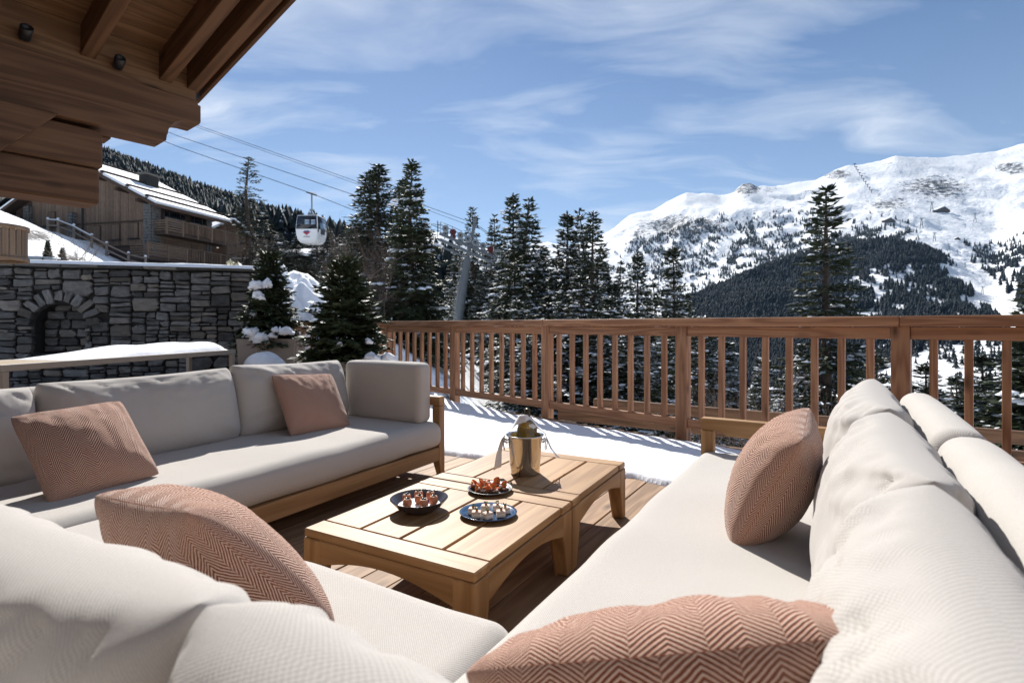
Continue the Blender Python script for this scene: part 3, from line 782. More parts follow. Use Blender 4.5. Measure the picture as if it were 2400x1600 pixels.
# ------------------------------------------------------------------ far forests
def far_template(n=7, tiers=4, seed=0):
    g = np.random.default_rng(seed); V, F3 = [], []
    for t in range(tiers):
        z0 = t / tiers * 0.86 + 0.02; z1 = z0 + 0.42 * (1 - t * .12); r_ = 0.20 * (1 - t / (tiers + .3)) + .015
        b = len(V); V.append((0, 0, min(z1, 1.0)))
        for k in range(n * 2):
            a = math.pi * k / n + t; rr = r_ * (1.15 if k % 2 else .55) * g.uniform(.8, 1.2)
            V.append((rr * math.cos(a), rr * math.sin(a), z0 + (0 if k % 2 else .05) + g.normal() * .01))
        for k in range(n * 2):
            F3.append((b, b + 1 + k, b + 1 + (k + 1) % (n * 2)))
    return np.array(V), np.array(F3)
FT = [far_template(4, 3, s) for s in range(5)]
def forest(name, pts, hs, label=None):
    VV, FF, off = [], [], 0
    g = np.random.default_rng(len(pts))
    for kk in range(5):
        s = np.arange(len(pts)) % 5 == kk
        p, h = pts[s], hs[s]
        if not len(p): continue
        V, F_ = FT[kk]; a = g.random(len(p)) * 6.28; c, s_ = np.cos(a), np.sin(a); wd = 0.85 + 0.5 * g.random(len(p))
        X = V[None, :, 0] * c[:, None] - V[None, :, 1] * s_[:, None]; Y = V[None, :, 0] * s_[:, None] + V[None, :, 1] * c[:, None]
        Q = np.stack([X * (h * wd)[:, None], Y * (h * wd)[:, None], np.repeat(V[None, :, 2], len(p), 0) * h[:, None]], -1) + p[:, None, :]
        VV.append(Q.reshape(-1, 3)); FF.append((F_[None] + (np.arange(len(p)) * len(V))[:, None, None]).reshape(-1, 3) + off); off += len(p) * len(V)
    me = np_mesh(name, np.concatenate(VV), [np.concatenate(FF)], M_FARD if name == 'valley_forest' else M_FAR)
    return link(name, me, kind='stuff')
def scatter(n, xr, dr, poly, hfun, dens=None, seed=0, lay=0.0, jag=26.0):
    g = np.random.default_rng(seed)
    xf = g.uniform(*xr, n); d = np.exp(g.uniform(math.log(dr[0]), math.log(dr[1]), n))
    X = (xf - 1200) / FPX * d; Z = ground(X, d)
    sx, sy = scr(X, d, Z)
    k = inpoly(sx + jag * fbm(X / 70, d / 90, 4) , sy + jag * .8 * fbm(X / 60 + 9, d / 110, 4), poly)
    if dens is not None: k &= g.random(n) < dens(sx, sy, X, d)
    P_ = np.stack([X, d, Z - lay], -1)[k]
    return P_, hfun(d[k], g) , sx[k], sy[k]
# hill on the left
pL, hL, _, _ = scatter(9000, (-200, 1010), (95, 420), [(-300, 200), (-300, 700), (600, 660), (700, 665), (1010, 700), (1010, 560), (850, 540), (560, 440), (300, 330)], lambda d, g: 7.5 + 4 * g.random(len(d)), seed=1)
forest('hillside_forest', pL, hL)
# the dark wooded spur across the valley
POLY_SPUR = [(1560, 720), (1634, 684), (1697, 660), (1783, 616), (1850, 588), (1953, 574), (2038, 562), (2080, 556), (2114, 562), (2165, 580), (2208, 605), (2246, 655), (2305, 705), (2340, 760), (2280, 800), (1950, 960), (1500, 960)]
def dens_spur(sx, sy, X, d):
    v = vnoise(sx / 26, sy / 16) + 0.5 * vnoise(sx / 9, sy / 7)
    open_ = np.clip((sx - 1900) / 160, 0, 1) * np.clip((sy - 590) / 60, 0.1, 1)
    return np.clip(1.05 - open_ * (0.98 - v * 1.1), 0.02, 1)
pS, hS, sxS, syS = scatter(60000, (1480, 2360), (620, 1640), POLY_SPUR, lambda d, g: (8 + 15 * g.random(len(d)) ** 1.4), dens_spur, seed=2)
# the wood at the right of the ski run, and the edge of the run
pR, hR, sxR, syR = scatter(9000, (2260, 3200), (700, 2000), [(2268, 572), (2330, 562), (2420, 545), (3200, 520), (3200, 760), (2400, 720), (2360, 690), (2330, 650), (2275, 610)], lambda d, g: 15 + 8 * g.random(len(d)), lambda sx, sy, X, d: np.clip(0.75 + vnoise(sx / 30, sy / 16), 0.1, 1), seed=3)
pA = np.concatenate([pS, pR]); hA = np.concatenate([hS, hR]); sA = np.concatenate([sxS, sxR]); yA = np.concatenate([syS, syR])
# trees on the open snow one can pick out singly: the ones that show largest stand as objects of their own
scr_h = hA / pA[:, 1] * (sA > 1985) * (sA < 2400) * (yA < 730)
pick = np.argsort(-scr_h)[:230]
V_, F_ = far_template(6, 6, 77)
fm = np_mesh('far_fir', V_, [F_], M_FAR)
for i in pick:
    o = link('fir_tree', fm); h = hA[i]
    o.location = tuple(pA[i]); o.scale = (h * 1.05, h * 1.05, h); o.rotation_euler = (0, 0, rng.uniform(0, 6))
    tag(o, 'small dark fir on the snowy slopes beside the ski run across the valley', 'fir tree', 'firs beside the ski run across the valley')
keep = np.ones(len(pA), bool); keep[pick] = False
forest('valley_forest', pA[keep], hA[keep])
# scattered pines up on the mountain
def dens_m(sx, sy, X, d):
    v = vnoise(sx / 22, sy / 12) + 0.6 * vnoise(sx / 8, sy / 6)
    c = np.exp(-(((sx - 1600) / 190) ** 2 + ((sy - 590) / 70) ** 2)) * 0.75 + np.exp(-(((sx - 1900) / 230) ** 2 + ((sy - 560) / 45) ** 2)) * 0.65 + np.exp(-(((sx - 1590) / 120) ** 2 + ((sy - 528) / 20) ** 2)) * 0.8
    return np.clip(c * (0.35 + 1.5 * v), 0, 1)
pM, hM, _, _ = scatter(26000, (1380, 2160), (1650, 3000), [(1380, 500), (1700, 490), (2120, 500), (2160, 560), (1950, 590), (1783, 640), (1600, 720), (1380, 740)], lambda d, g: 12 + 12 * g.random(len(d)) ** 2, dens_m, seed=5)
forest('mountain_pines', pM, hM)
# far woods in the valley seen low through the railing
pV, hV, _, _ = scatter(9000, (1000, 2700), (70, 650), [(1000, 760), (1600, 800), (2300, 740), (2700, 740), (2700, 1400), (1000, 1400)], lambda d, g: 8 + 7 * g.random(len(d)), lambda sx, sy, X, d: np.clip(0.75 + 0.9 * vnoise(X / 60, d / 60), 0, 1), seed=6)
forest('valley_wood', pV, hV)
# ------------------------------------------------------------------ the deck
DAZ = R(31.6)
dk = Vector((math.sin(DAZ), math.cos(DAZ), 0))        # along the boards
dn = Vector((math.cos(DAZ), -math.sin(DAZ), 0))       # across the boards
RC = Vector((1.644, 5.125, 0))                        # a railing post
rd = Vector((1.2245, -1.195, 0)).normalized()         # along the railing, left to right
rn = Vector((rd.y, -rd.x, 0))                         # towards the viewer
SP = 1.711
deck = thing('deck', kind='structure', loc=(0, 0, 0), rz=-DAZ + R(90))
# in deck space x runs along the boards, y = -across
def dloc(p): return Vector((p.dot(dk), -p.dot(dn), 0))
g_ = random.Random(5)
pw, gap = 0.147, 0.005
nb = 0
for i in range(-62, 22):
    off = i * (pw + gap)                              # across position (b)
    # where this board meets the line of the railing
    A = RC + rn * 0.06
    k = (off - A.dot(dn)) / rd.dot(dn)
    end = (A + rd * k).dot(dk)
    start = -2.6 if off > -4 else 0.0
    if off < -3.6: end = min(end, 9.9)
    if end - start < 0.4: continue
    x1 = end
    ln = g_.uniform(1.2, 4.2)
    while x1 > start + 0.05:
        x0 = max(start, x1 - ln)
        if x0 - start < 0.5: x0 = start
        me = box_me(round(x1 - x0 - 0.003, 3), pw, 0.028, 0.003, W_DECK, 'plank')
        z = -0.014 + g_.uniform(-.0015, .0015)
        link('plank', me, deck, Matrix.Translation(((x0 + x1) / 2, -off, z)))
        nb += 1
        x1 = x0; ln = g_.uniform(3.2, 4.4)
for i in range(9):                                    # joists under the boards
    bar('joist', dloc(Vector((0, 0, 0))) + Vector((-2 + i * 1.2, 3.2, -.10)), dloc(Vector((0, 0, 0))) + Vector((-2 + i * 1.2, max(-2.2, -2.4), -.10)), .08, .14, W_LOG, deck)

# ------------------------------------------------------------------ railing
def railing(name, label, p0, d_, n, posts=True):
    """p0: first post foot, d_: direction, n bays"""
    t = thing(name, label, 'railing', (p0.x, p0.y, 0), math.atan2(d_.y, d_.x))
    for i in range(n + 1):
        link('post', box_me(1.20, .10, .115, .004, W_RAIL, 'post'), t, Matrix.Translation((i * SP, 0, .475)) @ Matrix.Rotation(R(90), 4, 'Y'))
    for i in range(n):
        x0, x1 = i * SP + .058, (i + 1) * SP - .058
        bar('top_rail', (x0, -.012, 1.025), (x1, -.012, 1.025), .045, .09, W_RAIL, t)
        bar('bottom_rail', (x0, -.012, .15), (x1, -.012, .15), .045, .085, W_RAIL, t)
        for k in range(1, 9):
            x = i * SP + SP * k / 9
            link('baluster', box_me(.79, .047, .047, .003, W_RAIL, 'baluster'), t, Matrix.Translation((x, -.012, .5875)) @ Matrix.Rotation(R(90), 4, 'Y'))
    segs = [(-.12, 2 * SP), (2 * SP, 4 * SP), (4 * SP, n * SP + .1)] if n > 4 else [(-.07, n * SP + .07)]
    for a, c in segs:
        bar('cap_board', (a + .001, -.01, 1.112), (c - .001, -.01, 1.112), .15, .078, W_RAIL, t, b=.006)
    return t
P0 = RC - rd * SP * 3
railing('deck_railing', 'long larch railing with square balusters along the snowy deck edge', P0, rd, 8)
c2 = P0 + Vector((-.16, .13, 0))
e2 = Vector((-3.78, 9.35, 0))
d2 = (c2 - e2).normalized()
railing('deck_railing', 'short larch railing between the two potted firs', c2 - d2 * SP, d2, 1)

# ------------------------------------------------------------------ snow lying on the deck
def snow_sheet(name, poly, th, step, seed, edge=0.22, bumps=(), kind='structure', wav=0.07):
    px = [p[0] for p in poly]; py = [p[1] for p in poly]
    xs = np.arange(min(px) - .3, max(px) + .3, step); ys = np.arange(min(py) - .3, max(py) + .3, step)
    X, Y = np.meshgrid(xs, ys)
    Xw = X + fbm(X * 2.2 + seed, Y * 2.2, 4) * wav; Yw = Y + fbm(X * 2.2, Y * 2.2 + seed, 4) * wav
    ins = inpoly(Xw.ravel(), Yw.ravel(), poly).reshape(X.shape)
    D = np.full(X.shape, 9.0); n = len(poly)
    for i in range(n):
        x1, y1 = poly[i]; x2, y2 = poly[(i + 1) % n]
        l2 = (x2 - x1) ** 2 + (y2 - y1) ** 2
        t = np.clip(((Xw - x1) * (x2 - x1) + (Yw - y1) * (y2 - y1)) / l2, 0, 1)
        D = np.minimum(D, np.hypot(Xw - x1 - t * (x2 - x1), Yw - y1 - t * (y2 - y1)))
    e = np.clip(D / edge, 0, 1)
    Z = th * np.sqrt(1 - (1 - e) ** 2) * (1 + .25 * fbm(X * 1.3, Y * 1.3 + seed, 3)) + .012 * fbm(X * 9, Y * 9, 3) * e + .004
    for bx, by, br, bh in bumps:
        Z = Z + bh * np.exp(-((X - bx) ** 2 + (Y - by) ** 2) / br ** 2) * np.clip(e * 1.5, 0, 1)
    Z = np.where(ins, Z, -.02)
    idx = np.arange(X.size).reshape(X.shape)
    q = np.stack([idx[:-1, :-1], idx[:-1, 1:], idx[1:, 1:], idx[1:, :-1]], -1).reshape(-1, 4)
    insf = ins.ravel(); q = q[insf[q].sum(1) >= 1]
    used = np.unique(q); mp_ = np.zeros(X.size, int); mp_[used] = np.arange(len(used))
    V = np.stack([X, Y, Z], -1).reshape(-1, 3)[used]
    return np_mesh(name, V, [mp_[q]], M_SNOW, True)
pts = [on(x, y, 0) for x, y in ((930, 1052), (1032, 1064), (1107, 1073), (1250, 1096), (1400, 1112), (1479, 1122), (1592, 1144), (1760, 1176), (1990, 1215), (2150, 1170))]
poly = [(p.x, p.y) for p in pts]
for k, o_ in ((4.15, .28), (3.2, .25), (2.6, .27), (2.0, .24), (1.45, .16), (1.0, .06), (.55, .02), (.08, .06)):
    q = P0 + rd * SP * k + rn * o_; poly.append((q.x, q.y))
poly += [(-2.9, 8.3), (-2.6, 6.6)]
post1 = P0 + rd * SP
link('deck_snow', snow_sheet('deck_snow', poly, .055, .025, 3.1, bumps=[(P0.x + .55, P0.y - .75, .55, .13), (P0.x + 1.0, P0.y - 1.0, .3, .06)]), kind='structure')

# ------------------------------------------------------------------ dry-stone wall with an arched niche
wa = Vector((-8.16 - .4 * 3.64, 8.5 - .4 * 1.0, 0)); wb_ = Vector((-4.42, 9.53, 0))
wdir = (wb_ - wa).normalized(); WL = (wb_ - wa).length
WH = 2.03
wall = thing('stone_wall', 'tall grey dry-stone retaining wall with an arched niche', 'wall', (wa.x, wa.y, 0), math.atan2(wdir.y, wdir.x))
# local: x along, y into the wall, z up
def wall_x(xf):
    k = (xf - 1200) / FPX                         # ray x = k*y
    # wa + s*wdir
    s = (k * wa.y - wa.x) / (wdir.x - k * wdir.y)
    return s
NX = wall_x(138); NR = .36; NZ0, NZS = .62, 1.08       # niche centre, radius, sill, spring line
# backing of mortar with the niche left open
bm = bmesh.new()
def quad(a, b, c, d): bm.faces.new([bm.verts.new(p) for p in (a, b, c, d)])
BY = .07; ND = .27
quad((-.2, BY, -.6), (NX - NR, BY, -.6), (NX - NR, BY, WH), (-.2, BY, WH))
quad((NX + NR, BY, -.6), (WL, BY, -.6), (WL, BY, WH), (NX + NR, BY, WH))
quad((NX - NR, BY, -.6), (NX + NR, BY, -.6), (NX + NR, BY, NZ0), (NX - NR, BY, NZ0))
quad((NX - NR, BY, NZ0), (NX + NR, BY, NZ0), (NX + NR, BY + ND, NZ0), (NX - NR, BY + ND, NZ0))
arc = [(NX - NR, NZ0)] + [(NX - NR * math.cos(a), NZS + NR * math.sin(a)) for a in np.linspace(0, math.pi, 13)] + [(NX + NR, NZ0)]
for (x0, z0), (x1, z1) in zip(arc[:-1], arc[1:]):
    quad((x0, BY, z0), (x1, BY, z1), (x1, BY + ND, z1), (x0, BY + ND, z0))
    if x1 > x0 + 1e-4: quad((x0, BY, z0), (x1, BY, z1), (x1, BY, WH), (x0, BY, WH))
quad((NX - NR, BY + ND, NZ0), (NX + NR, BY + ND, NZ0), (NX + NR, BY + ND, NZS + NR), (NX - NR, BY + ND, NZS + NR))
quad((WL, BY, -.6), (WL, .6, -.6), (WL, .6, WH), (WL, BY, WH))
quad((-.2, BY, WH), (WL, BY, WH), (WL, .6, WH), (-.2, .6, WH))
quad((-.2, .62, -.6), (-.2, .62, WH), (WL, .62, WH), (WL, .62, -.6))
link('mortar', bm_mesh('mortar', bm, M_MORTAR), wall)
sg = random.Random(21)
def stone_me(outline, y0, y1):
    """rubble stone: outline [(x,z)] about its own centre, face at y1 (towards the viewer)"""
    n = len(outline); V, F = [], []
    for x, z in outline: V.append((x, y0, z))
    for x, z in outline: V.append((x * .99, y1 + .018 + sg.uniform(-.005, .005), z * .99))
    for x, z in outline: V.append((x * sg.uniform(.86, .95), y1 + sg.uniform(-.012, .010), z * sg.uniform(.82, .93)))
    V.append((sg.uniform(-.01, .01), y1 - .006 + sg.uniform(-.012, .008), 0))
    bm = bmesh.new(); vs = [bm.verts.new(v) for v in V]
    for k in range(n):
        k2 = (k + 1) % n
        bm.faces.new((vs[k], vs[k2], vs[n + k2], vs[n + k])); bm.faces.new((vs[n + k], vs[n + k2], vs[2 * n + k2], vs[2 * n + k]))
        bm.faces.new((vs[2 * n + k], vs[2 * n + k2], vs[3 * n]))
    bmesh.ops.recalc_face_normals(bm, faces=bm.faces[:])
    me = bm_mesh('stone', bm, M_STONE)
    return me
def rough_rect(w, h):
    c = lambda m: sg.choice((.08, .16, .25, .42)) * sg.uniform(.7, 1.2) * m
    m_ = min(w, h)
    a = [c(m_) for _ in range(8)]
    w2, h2 = w / 2, h / 2; j = lambda: sg.uniform(-.008, .012)
    big = min(w, h) * .14
    jj = lambda: sg.uniform(-big, big * .3)
    return [(-w2 + a[0], -h2 + j()), (w2 - a[1], -h2 + j()), (w2 + j(), -h2 + a[2]), (w2 + jj(), sg.uniform(-.2, .2) * h), (w2 + j(), h2 - a[3]), (w2 - a[4], h2 + j()), (sg.uniform(-.2, .2) * w, h2 + jj() * .5), (-w2 + a[5], h2 + j()), (-w2 + j(), h2 - a[6]), (-w2 + j(), -h2 + a[7])]
cells = []
def split(x0, z0, x1, z1):
    w, h = x1 - x0, z1 - z0
    if w > .50 or (w > .2 and w / h > 4.5) or (w / h > 1.7 and w > .34 and sg.random() < .7):
        k = x0 + w * sg.uniform(.34, .66); split(x0, z0, k, z1); split(k, z0, x1, z1); return
    if h > .33 or (h > .14 and h / w > .95) or (h > .20 and sg.random() < .6) or (h > .13 and sg.random() < .42):
        k = z0 + h * sg.choice((.22, .35, .5, .62, .75)); split(x0, z0, x1, k); split(x0, k, x1, z1); return
    cells.append((x0, z0, x1, z1))
x = wall_x(-8)
while x < WL - .01:
    x2 = min(x + sg.uniform(.8, 1.2), WL)
    if WL - x2 < .4: x2 = WL
    z = .03
    for z2 in (sg.uniform(.5, .7), sg.uniform(1.15, 1.4), WH - .02):
        split(x, z, x2, z2); z = z2
    x = x2
def in_ring(x, z, r_): 
    return (abs(x - NX) < r_ and NZ0 <= z <= NZS) if z < NZS else math.hypot(x - NX, z - NZS) < r_
ns = 0
for x0, z0, x1, z1 in cells:
    cx, cz = (x0 + x1) / 2, (z0 + z1) / 2
    if z0 >= NZS - .05:
        if in_ring(cx, cz, NR + .24): continue
    elif z1 > NZ0 and x1 > NX - NR and x0 < NX + NR:
        if cx < NX and x0 < NX - NR - .07: x1 = NX - NR; cx = (x0 + x1) / 2
        elif cx >= NX and x1 > NX + NR + .07: x0 = NX + NR; cx = (x0 + x1) / 2
        elif cz < NZ0 and z0 < NZ0 - .06: z1 = NZ0; cz = (z0 + z1) / 2
        else: continue
    g2 = sg.uniform(.004, .026)
    o = link('stone', stone_me(rough_rect(max(.05, x1 - x0 - g2), max(.03, z1 - z0 - g2)), .11 , sg.uniform(-.035, .012)), wall, Matrix.Translation((cx, 0, cz)) @ Matrix.Rotation(sg.gauss(0, .045), 4, 'Y'))
    ns += 1
print('wall stones', ns)
for k in range(11):                                     # arch stones
    a0, a1 = math.pi * k / 11, math.pi * (k + 1) / 11
    am = (a0 + a1) / 2; rm = NR + .125; w = rm * math.pi / 11 - .012
    o = link('stone', stone_me(rough_rect(sg.uniform(.17, .29), w * sg.uniform(.8, 1.05)), .11, sg.uniform(-.04, .0)), wall, Matrix.Translation((NX + rm * math.cos(am), 0, NZS + rm * math.sin(am))) @ Matrix.Rotation(-am, 4, 'Y'))
z = NZ0 + .02
while z < NZS + NR - .08:                               # stones at the back of the niche
    h = sg.uniform(.09, .16); half = NR if z + h / 2 < NZS else math.sqrt(max(.01, NR ** 2 - (z + h / 2 - NZS) ** 2))
    x = NX - half + .01
    while x < NX + half - .05:
        w = min(sg.uniform(.15, .34), NX + half - x)
        link('stone', stone_me(rough_rect(max(.05, w - .015), h - .012), .06, 0), wall, Matrix.Translation((x + w / 2, BY + ND - .06, z + h / 2)))
        x += w
    z += h
x = -.2
while x < WL:                                           # coping slabs
    w = min(sg.uniform(.5, .95), WL + .05 - x)
    if w > .05:
        link('coping_slab', box_me(round(w - .006, 3), .78, .055, .012, M_COPING, 'coping_slab'), wall, Matrix.Translation((x + w / 2, .30, WH + .032 + sg.uniform(-.006, .006))) @ Matrix.Rotation(sg.gauss(0, .008), 4, 'Y'))
    x += w
def snow_strip(name, L, w, th, seed, n=90, m=9, sag=.03):
    """rounded roll of snow lying along x"""
    V = []
    for i in range(n + 1):
        u = i / n
        for j in range(m + 1):
            v = j / m; a = math.pi * v
            e = min(1, u * 14, (1 - u) * 14) ** .5
            f = 1 + .35 * float(fbm(np.array([u * L * 1.6 + seed]), np.array([v * 1.5]), 3)[0])
            V.append((u * L, w / 2 - math.cos(a) * (w / 2 + sag * f) , (math.sin(a) ** .55) * th * f * e + (-.012 * f if j in (0, m) else 0)))
    F = [(i * (m + 1) + j, (i + 1) * (m + 1) + j, (i + 1) * (m + 1) + j + 1, i * (m + 1) + j + 1) for i in range(n) for j in range(m)]
    return np_mesh(name, V, [np.array(F)], M_SNOW, True)
o = link('wall_snow', snow_strip('wall_snow', WL + .2, .80, .075, 2.0, 160), None, wall.matrix_basis @ Matrix.Translation((-.2, -.10, WH + .058)), kind='structure')
# narrow snow bank behind the potted firs: rubbly heap
def heap(name, c, sx, sy, sz, seed, mat=M_SNOW, n=56, rough=.2):
    V = []; 
    xs = np.linspace(-1, 1, n); X, Y = np.meshgrid(xs, xs)
    r_ = np.sqrt(X ** 2 + Y ** 2)
    Z = np.clip(1 - r_ ** 2, 0, 1) ** .75 * (1 + rough * fbm(X * 2.4 + seed, Y * 2.4, 5) * 1.6) + rough * .22 * np.abs(fbm(X * 6 + seed, Y * 6, 3)) * np.clip(1.1 - r_, 0, 1)
    Z = np.where(r_ < 1, Z, -.05)
    V = np.stack([X * sx, Y * sy, Z * sz], -1).reshape(-1, 3)
    idx = np.arange(n * n).reshape(n, n)
    F = np.stack([idx[:-1, :-1], idx[:-1, 1:], idx[1:, 1:], idx[1:, :-1]], -1).reshape(-1, 4)
    F = F[(r_.ravel()[F] < 1.03).any(1)]
    o = link(name, np_mesh(name, V, [F], mat, True)); o.location = c
    return o
for (x, y, d, sx, sy, sz, sd__) in [(668, 700, 12.2, 1.2, 1.2, 1.15, 1), (712, 728, 11.6, .95, 1.0, .95, 4), (650, 690, 11.4, .5, .6, 1.2, 9), (748, 770, 11.0, .5, .7, .8, 12)]:
    p = at(x, y, d); zt = p.z
    tag(heap('snow_bank', (p.x, p.y, zt - sz * .45), sx, sy, sz, sd__), kind='structure')

# ------------------------------------------------------------------ potted firs
M_POT = plain('taupe_planter', (0.30, 0.255, 0.215), 0.75, 0, .08, 40, .002)
def planter(name, label, c, w, h):
    t = thing(name, label, 'planter', c, R(12))
    wl = [(-w * .44, 0), (w * .44, 0), (w / 2, h), (w / 2 - .05, h), (w / 2 - .06, h - .1), (-w / 2 + .06, h - .1), (-w / 2 + .05, h), (-w / 2, h)]
    bm = bmesh.new()
    rings = [(w * .44, 0), (w / 2, h), (w / 2 - .05, h), (w / 2 - .06, h - .1)]
    vs = [[bm.verts.new((sx * r_, sy * r_, z)) for sx, sy in ((-1, -1), (1, -1), (1, 1), (-1, 1))] for r_, z in rings]
    for a, b in zip(vs[:-1], vs[1:]):
        for k in range(4): bm.faces.new((a[k], a[(k + 1) % 4], b[(k + 1) % 4], b[k]))
    bm.faces.new(vs[-1]); bm.faces.new(vs[0][::-1])
    bmesh.ops.bevel(bm, geom=[e for e in bm.edges if abs(e.verts[0].co.z - e.verts[1].co.z) > .2], offset=.03, segments=3, affect='EDGES')
    link('tub', bm_mesh('tub', bm, M_POT), t)
    soil = block('soil', (0, 0, h - .11), (w - .13, w - .13, .04), M_DARK, t)
    return t
p1 = at(640, 800, 8.45)
planter('planter', 'large square taupe planter holding the fir beside the stone wall', (p1.x, p1.y, 0), .86, .88)
def potted(var, x, d, top_y, zb, wid, label):
    top = at(x, top_y, d)
    return tree(var, x, top_y, d, wid, label, name='fir_tree', base=zb, hmin=.5)
def snow_pads(parent_name, label, items, seed):
    """clumps of snow resting on a fir, one object"""
    parts = []; g = np.random.default_rng(int(seed * 10))
    more = []
    for (x, y, d, w, h) in items:
        more.append((x, y, d, w, h))
        for _ in range(3): more.append((x + g.normal() * w * 90, y + g.normal() * h * 60, d + g.normal() * w * .4, w * g.uniform(.35, .7), h * g.uniform(.5, .9)))
    for (x, y, d, w, h) in more:
        c = at(x, y, d)
        nu, nv = 12, 7; V = []
        for a in range(nv + 1):
            th = math.pi * a / nv
            for k in range(nu):
                ph = 2 * math.pi * k / nu
                q = Vector((math.sin(th) * math.cos(ph), math.sin(th) * math.sin(ph), math.cos(th)))
                f = 1 + .6 * mnoise.noise(q * 2.3 + Vector((seed, x * .1, 0))) +   .3 * mnoise.noise(q * 6 + Vector((x, 0, 0)))
                V.append((c.x + q.x * w * f, c.y + q.y * w * .8 * f, c.z + q.z * h * f - abs(q.x) ** 2 * h * .8))
        F = [(a * nu + k, (a + 1) * nu + k, (a + 1) * nu + (k + 1) % nu, a * nu + (k + 1) % nu) for a in range(nv) for k in range(nu)]
        parts.append((np.array(V), np.array(F)))
    v, f = join_np(parts)
    return np_mesh(parent_name, v, [f], M_SNOW, True)
f1 = potted('young', 632, 8.4, 606, .80, .52, 'potted dark fir with thick white snow pads standing beside the end of the stone wall')
me = snow_pads('snow', '', [(601, 667, 8.05, .10, .06), (626, 664, 8.1, .085, .06), (604, 690, 8.05, .075, .055), (594, 735, 8.1, .055, .06), (590, 778, 7.95, .11, .07), (612, 790, 7.95, .11, .08), (671, 775, 8.0, .10, .06), (638, 786, 7.98, .07, .035), (621, 628, 8.3, .05, .03), (645, 772, 8.0, .06, .04)], 3.3)
o = link('snow_pads', me); tag(o, 'thick lumps of snow lying on the potted fir beside the stone wall', 'snow', kind='stuff')
p2 = at(815, 900, 7.1)
planter('planter', 'square taupe planter of the fir at the railing corner, mostly behind the sofa', (p2.x, p2.y, 0), .8, .62)
potted('young2', 808, 7.1, 624, .50, .60, 'full dark green potted fir with little snow at the corner of the railing')
me = snow_pads('snow', '', [(870, 838, 6.75, .12, .06), (905, 838, 6.9, .11, .055), (796, 805, 6.6, .035, .025), (865, 800, 6.8, .05, .03), (790, 675, 6.9, .05, .02), (806, 676, 6.9, .03, .02)], 8.1)
tag(link('snow_pads', me), 'small snow lumps lying at the foot of the fir at the railing corner', 'snow', kind='stuff')
# low round bowl pot under a dome of snow
bp = at(622, 850, 7.55)
t = thing('round_pot', 'low round pot under a smooth dome of snow in front of the square planter', 'pot', (bp.x, bp.y, 0))
link('bowl', lathe_me('bowl', [(.14, 0), (.26, .12), (.31, .30), (.29, .44), (.26, .46), (.24, .42)], M_POT, 28), t)
V, F = [], []
n1_, n2_ = 28, 9
for j in range(n2_ + 1):
    th = j / n2_ * math.pi * .56
    for k in range(n1_):
        ph = 2 * math.pi * k / n1_
        f = 1 + .12 * mnoise.noise(Vector((math.cos(ph) * 1.3, math.sin(ph) * 1.3, th)))
        V.append((.30 * f * math.sin(th) * math.cos(ph), .28 * f * math.sin(th) * math.sin(ph), .44 + .26 * math.cos(th) * f - (.03 * mnoise.noise(Vector((math.cos(ph) * 4, math.sin(ph) * 4, 3))) if j == n2_ else 0)))
F = [(j * n1_ + k, (j + 1) * n1_ + k, (j + 1) * n1_ + (k + 1) % n1_, j * n1_ + (k + 1) % n1_) for j in range(n2_) for k in range(n1_)]
link('snow_cap', np_mesh('snow_cap', V, [np.array(F)], M_SNOW, True), t)

# ------------------------------------------------------------------ long dining tables by the wall
ta = Vector((-4.30, 4.48, 0)); tb_ = Vector((-3.83, 7.40, 0)); tdir = (tb_ - ta).normalized(); TL = (tb_ - ta).length; TW = .72; TH = .75
def dining(label):
    t = thing('dining_table', label, 'table', (ta.x, ta.y, 0), math.atan2(tdir.y, tdir.x))
    # local x along, y to the left (away from the sofa)
    for x in (.045, TL - .045):
        for y in (.03, TW - .03):
            link('leg', box_me(.06, .055, TH - .06, .006, M_ALU, 'leg'), t, Matrix.Translation((x, y, (TH - .06) / 2)))
    bar('apron', (0, .02, TH - .03), (TL, .02, TH - .03), .04, .06, M_ALU, t); bar('apron', (0, TW - .02, TH - .03), (TL, TW - .02, TH - .03), .04, .06, M_ALU, t)
    bar('apron', (.02, .042, TH - .03), (.02, TW - .042, TH - .03), .04, .06, M_ALU, t); bar('apron', (TL - .02, .042, TH - .03), (TL - .02, TW - .042, TH - .03), .04, .06, M_ALU, t)
    n = 18; w = (TL - .09) / n
    for i in range(n):
        link('slat', box_me(TW - .09, round(w - .004, 4), .02, .002, M_TTOP, 'slat'), t, Matrix.Translation((.045 + w * (i + .5), TW / 2, TH - .012)) @ Matrix.Rotation(R(90), 4, 'Z'))
    return t
T1 = dining('long taupe garden table with a drift of snow on its far end')
T2 = copy_tree(T1); T2.location = (ta - tdir * (TL + .02) + Vector((0.0, 0, 0)))
T2['label'] = 'second taupe garden table end to end with the snowy one, cut by the left edge'
V = []
n, m_ = 60, 12
for i in range(n + 1):
    u = i / n
    for j in range(m_ + 1):
        v = j / m_
        prof = (min(1, u * 2.6) ** .9) * min(1, (1 - u) * 18 + .05) ** .5
        e = math.sin(math.pi * min(max(v, 0), 1)) ** .4
        f = 1 + .22 * mnoise.noise(Vector((u * 4, v * 2, 1.7)))
        V.append((.62 + u * (TL - .75), .03 + v * (TW - .06), .115 * prof * e * f))
F = [(i * (m_ + 1) + j, (i + 1) * (m_ + 1) + j, (i + 1) * (m_ + 1) + j + 1, i * (m_ + 1) + j + 1) for i in range(n) for j in range(m_)]
o = link('table_snow', np_mesh('table_snow', V, [np.array(F)], M_SNOW, True), None, Matrix.Translation((ta.x, ta.y, TH)) @ Matrix.Rotation(math.atan2(tdir.y, tdir.x), 4, 'Z'))
tag(o, 'long tapering drift of snow lying on the garden table by the stone wall', 'snow')

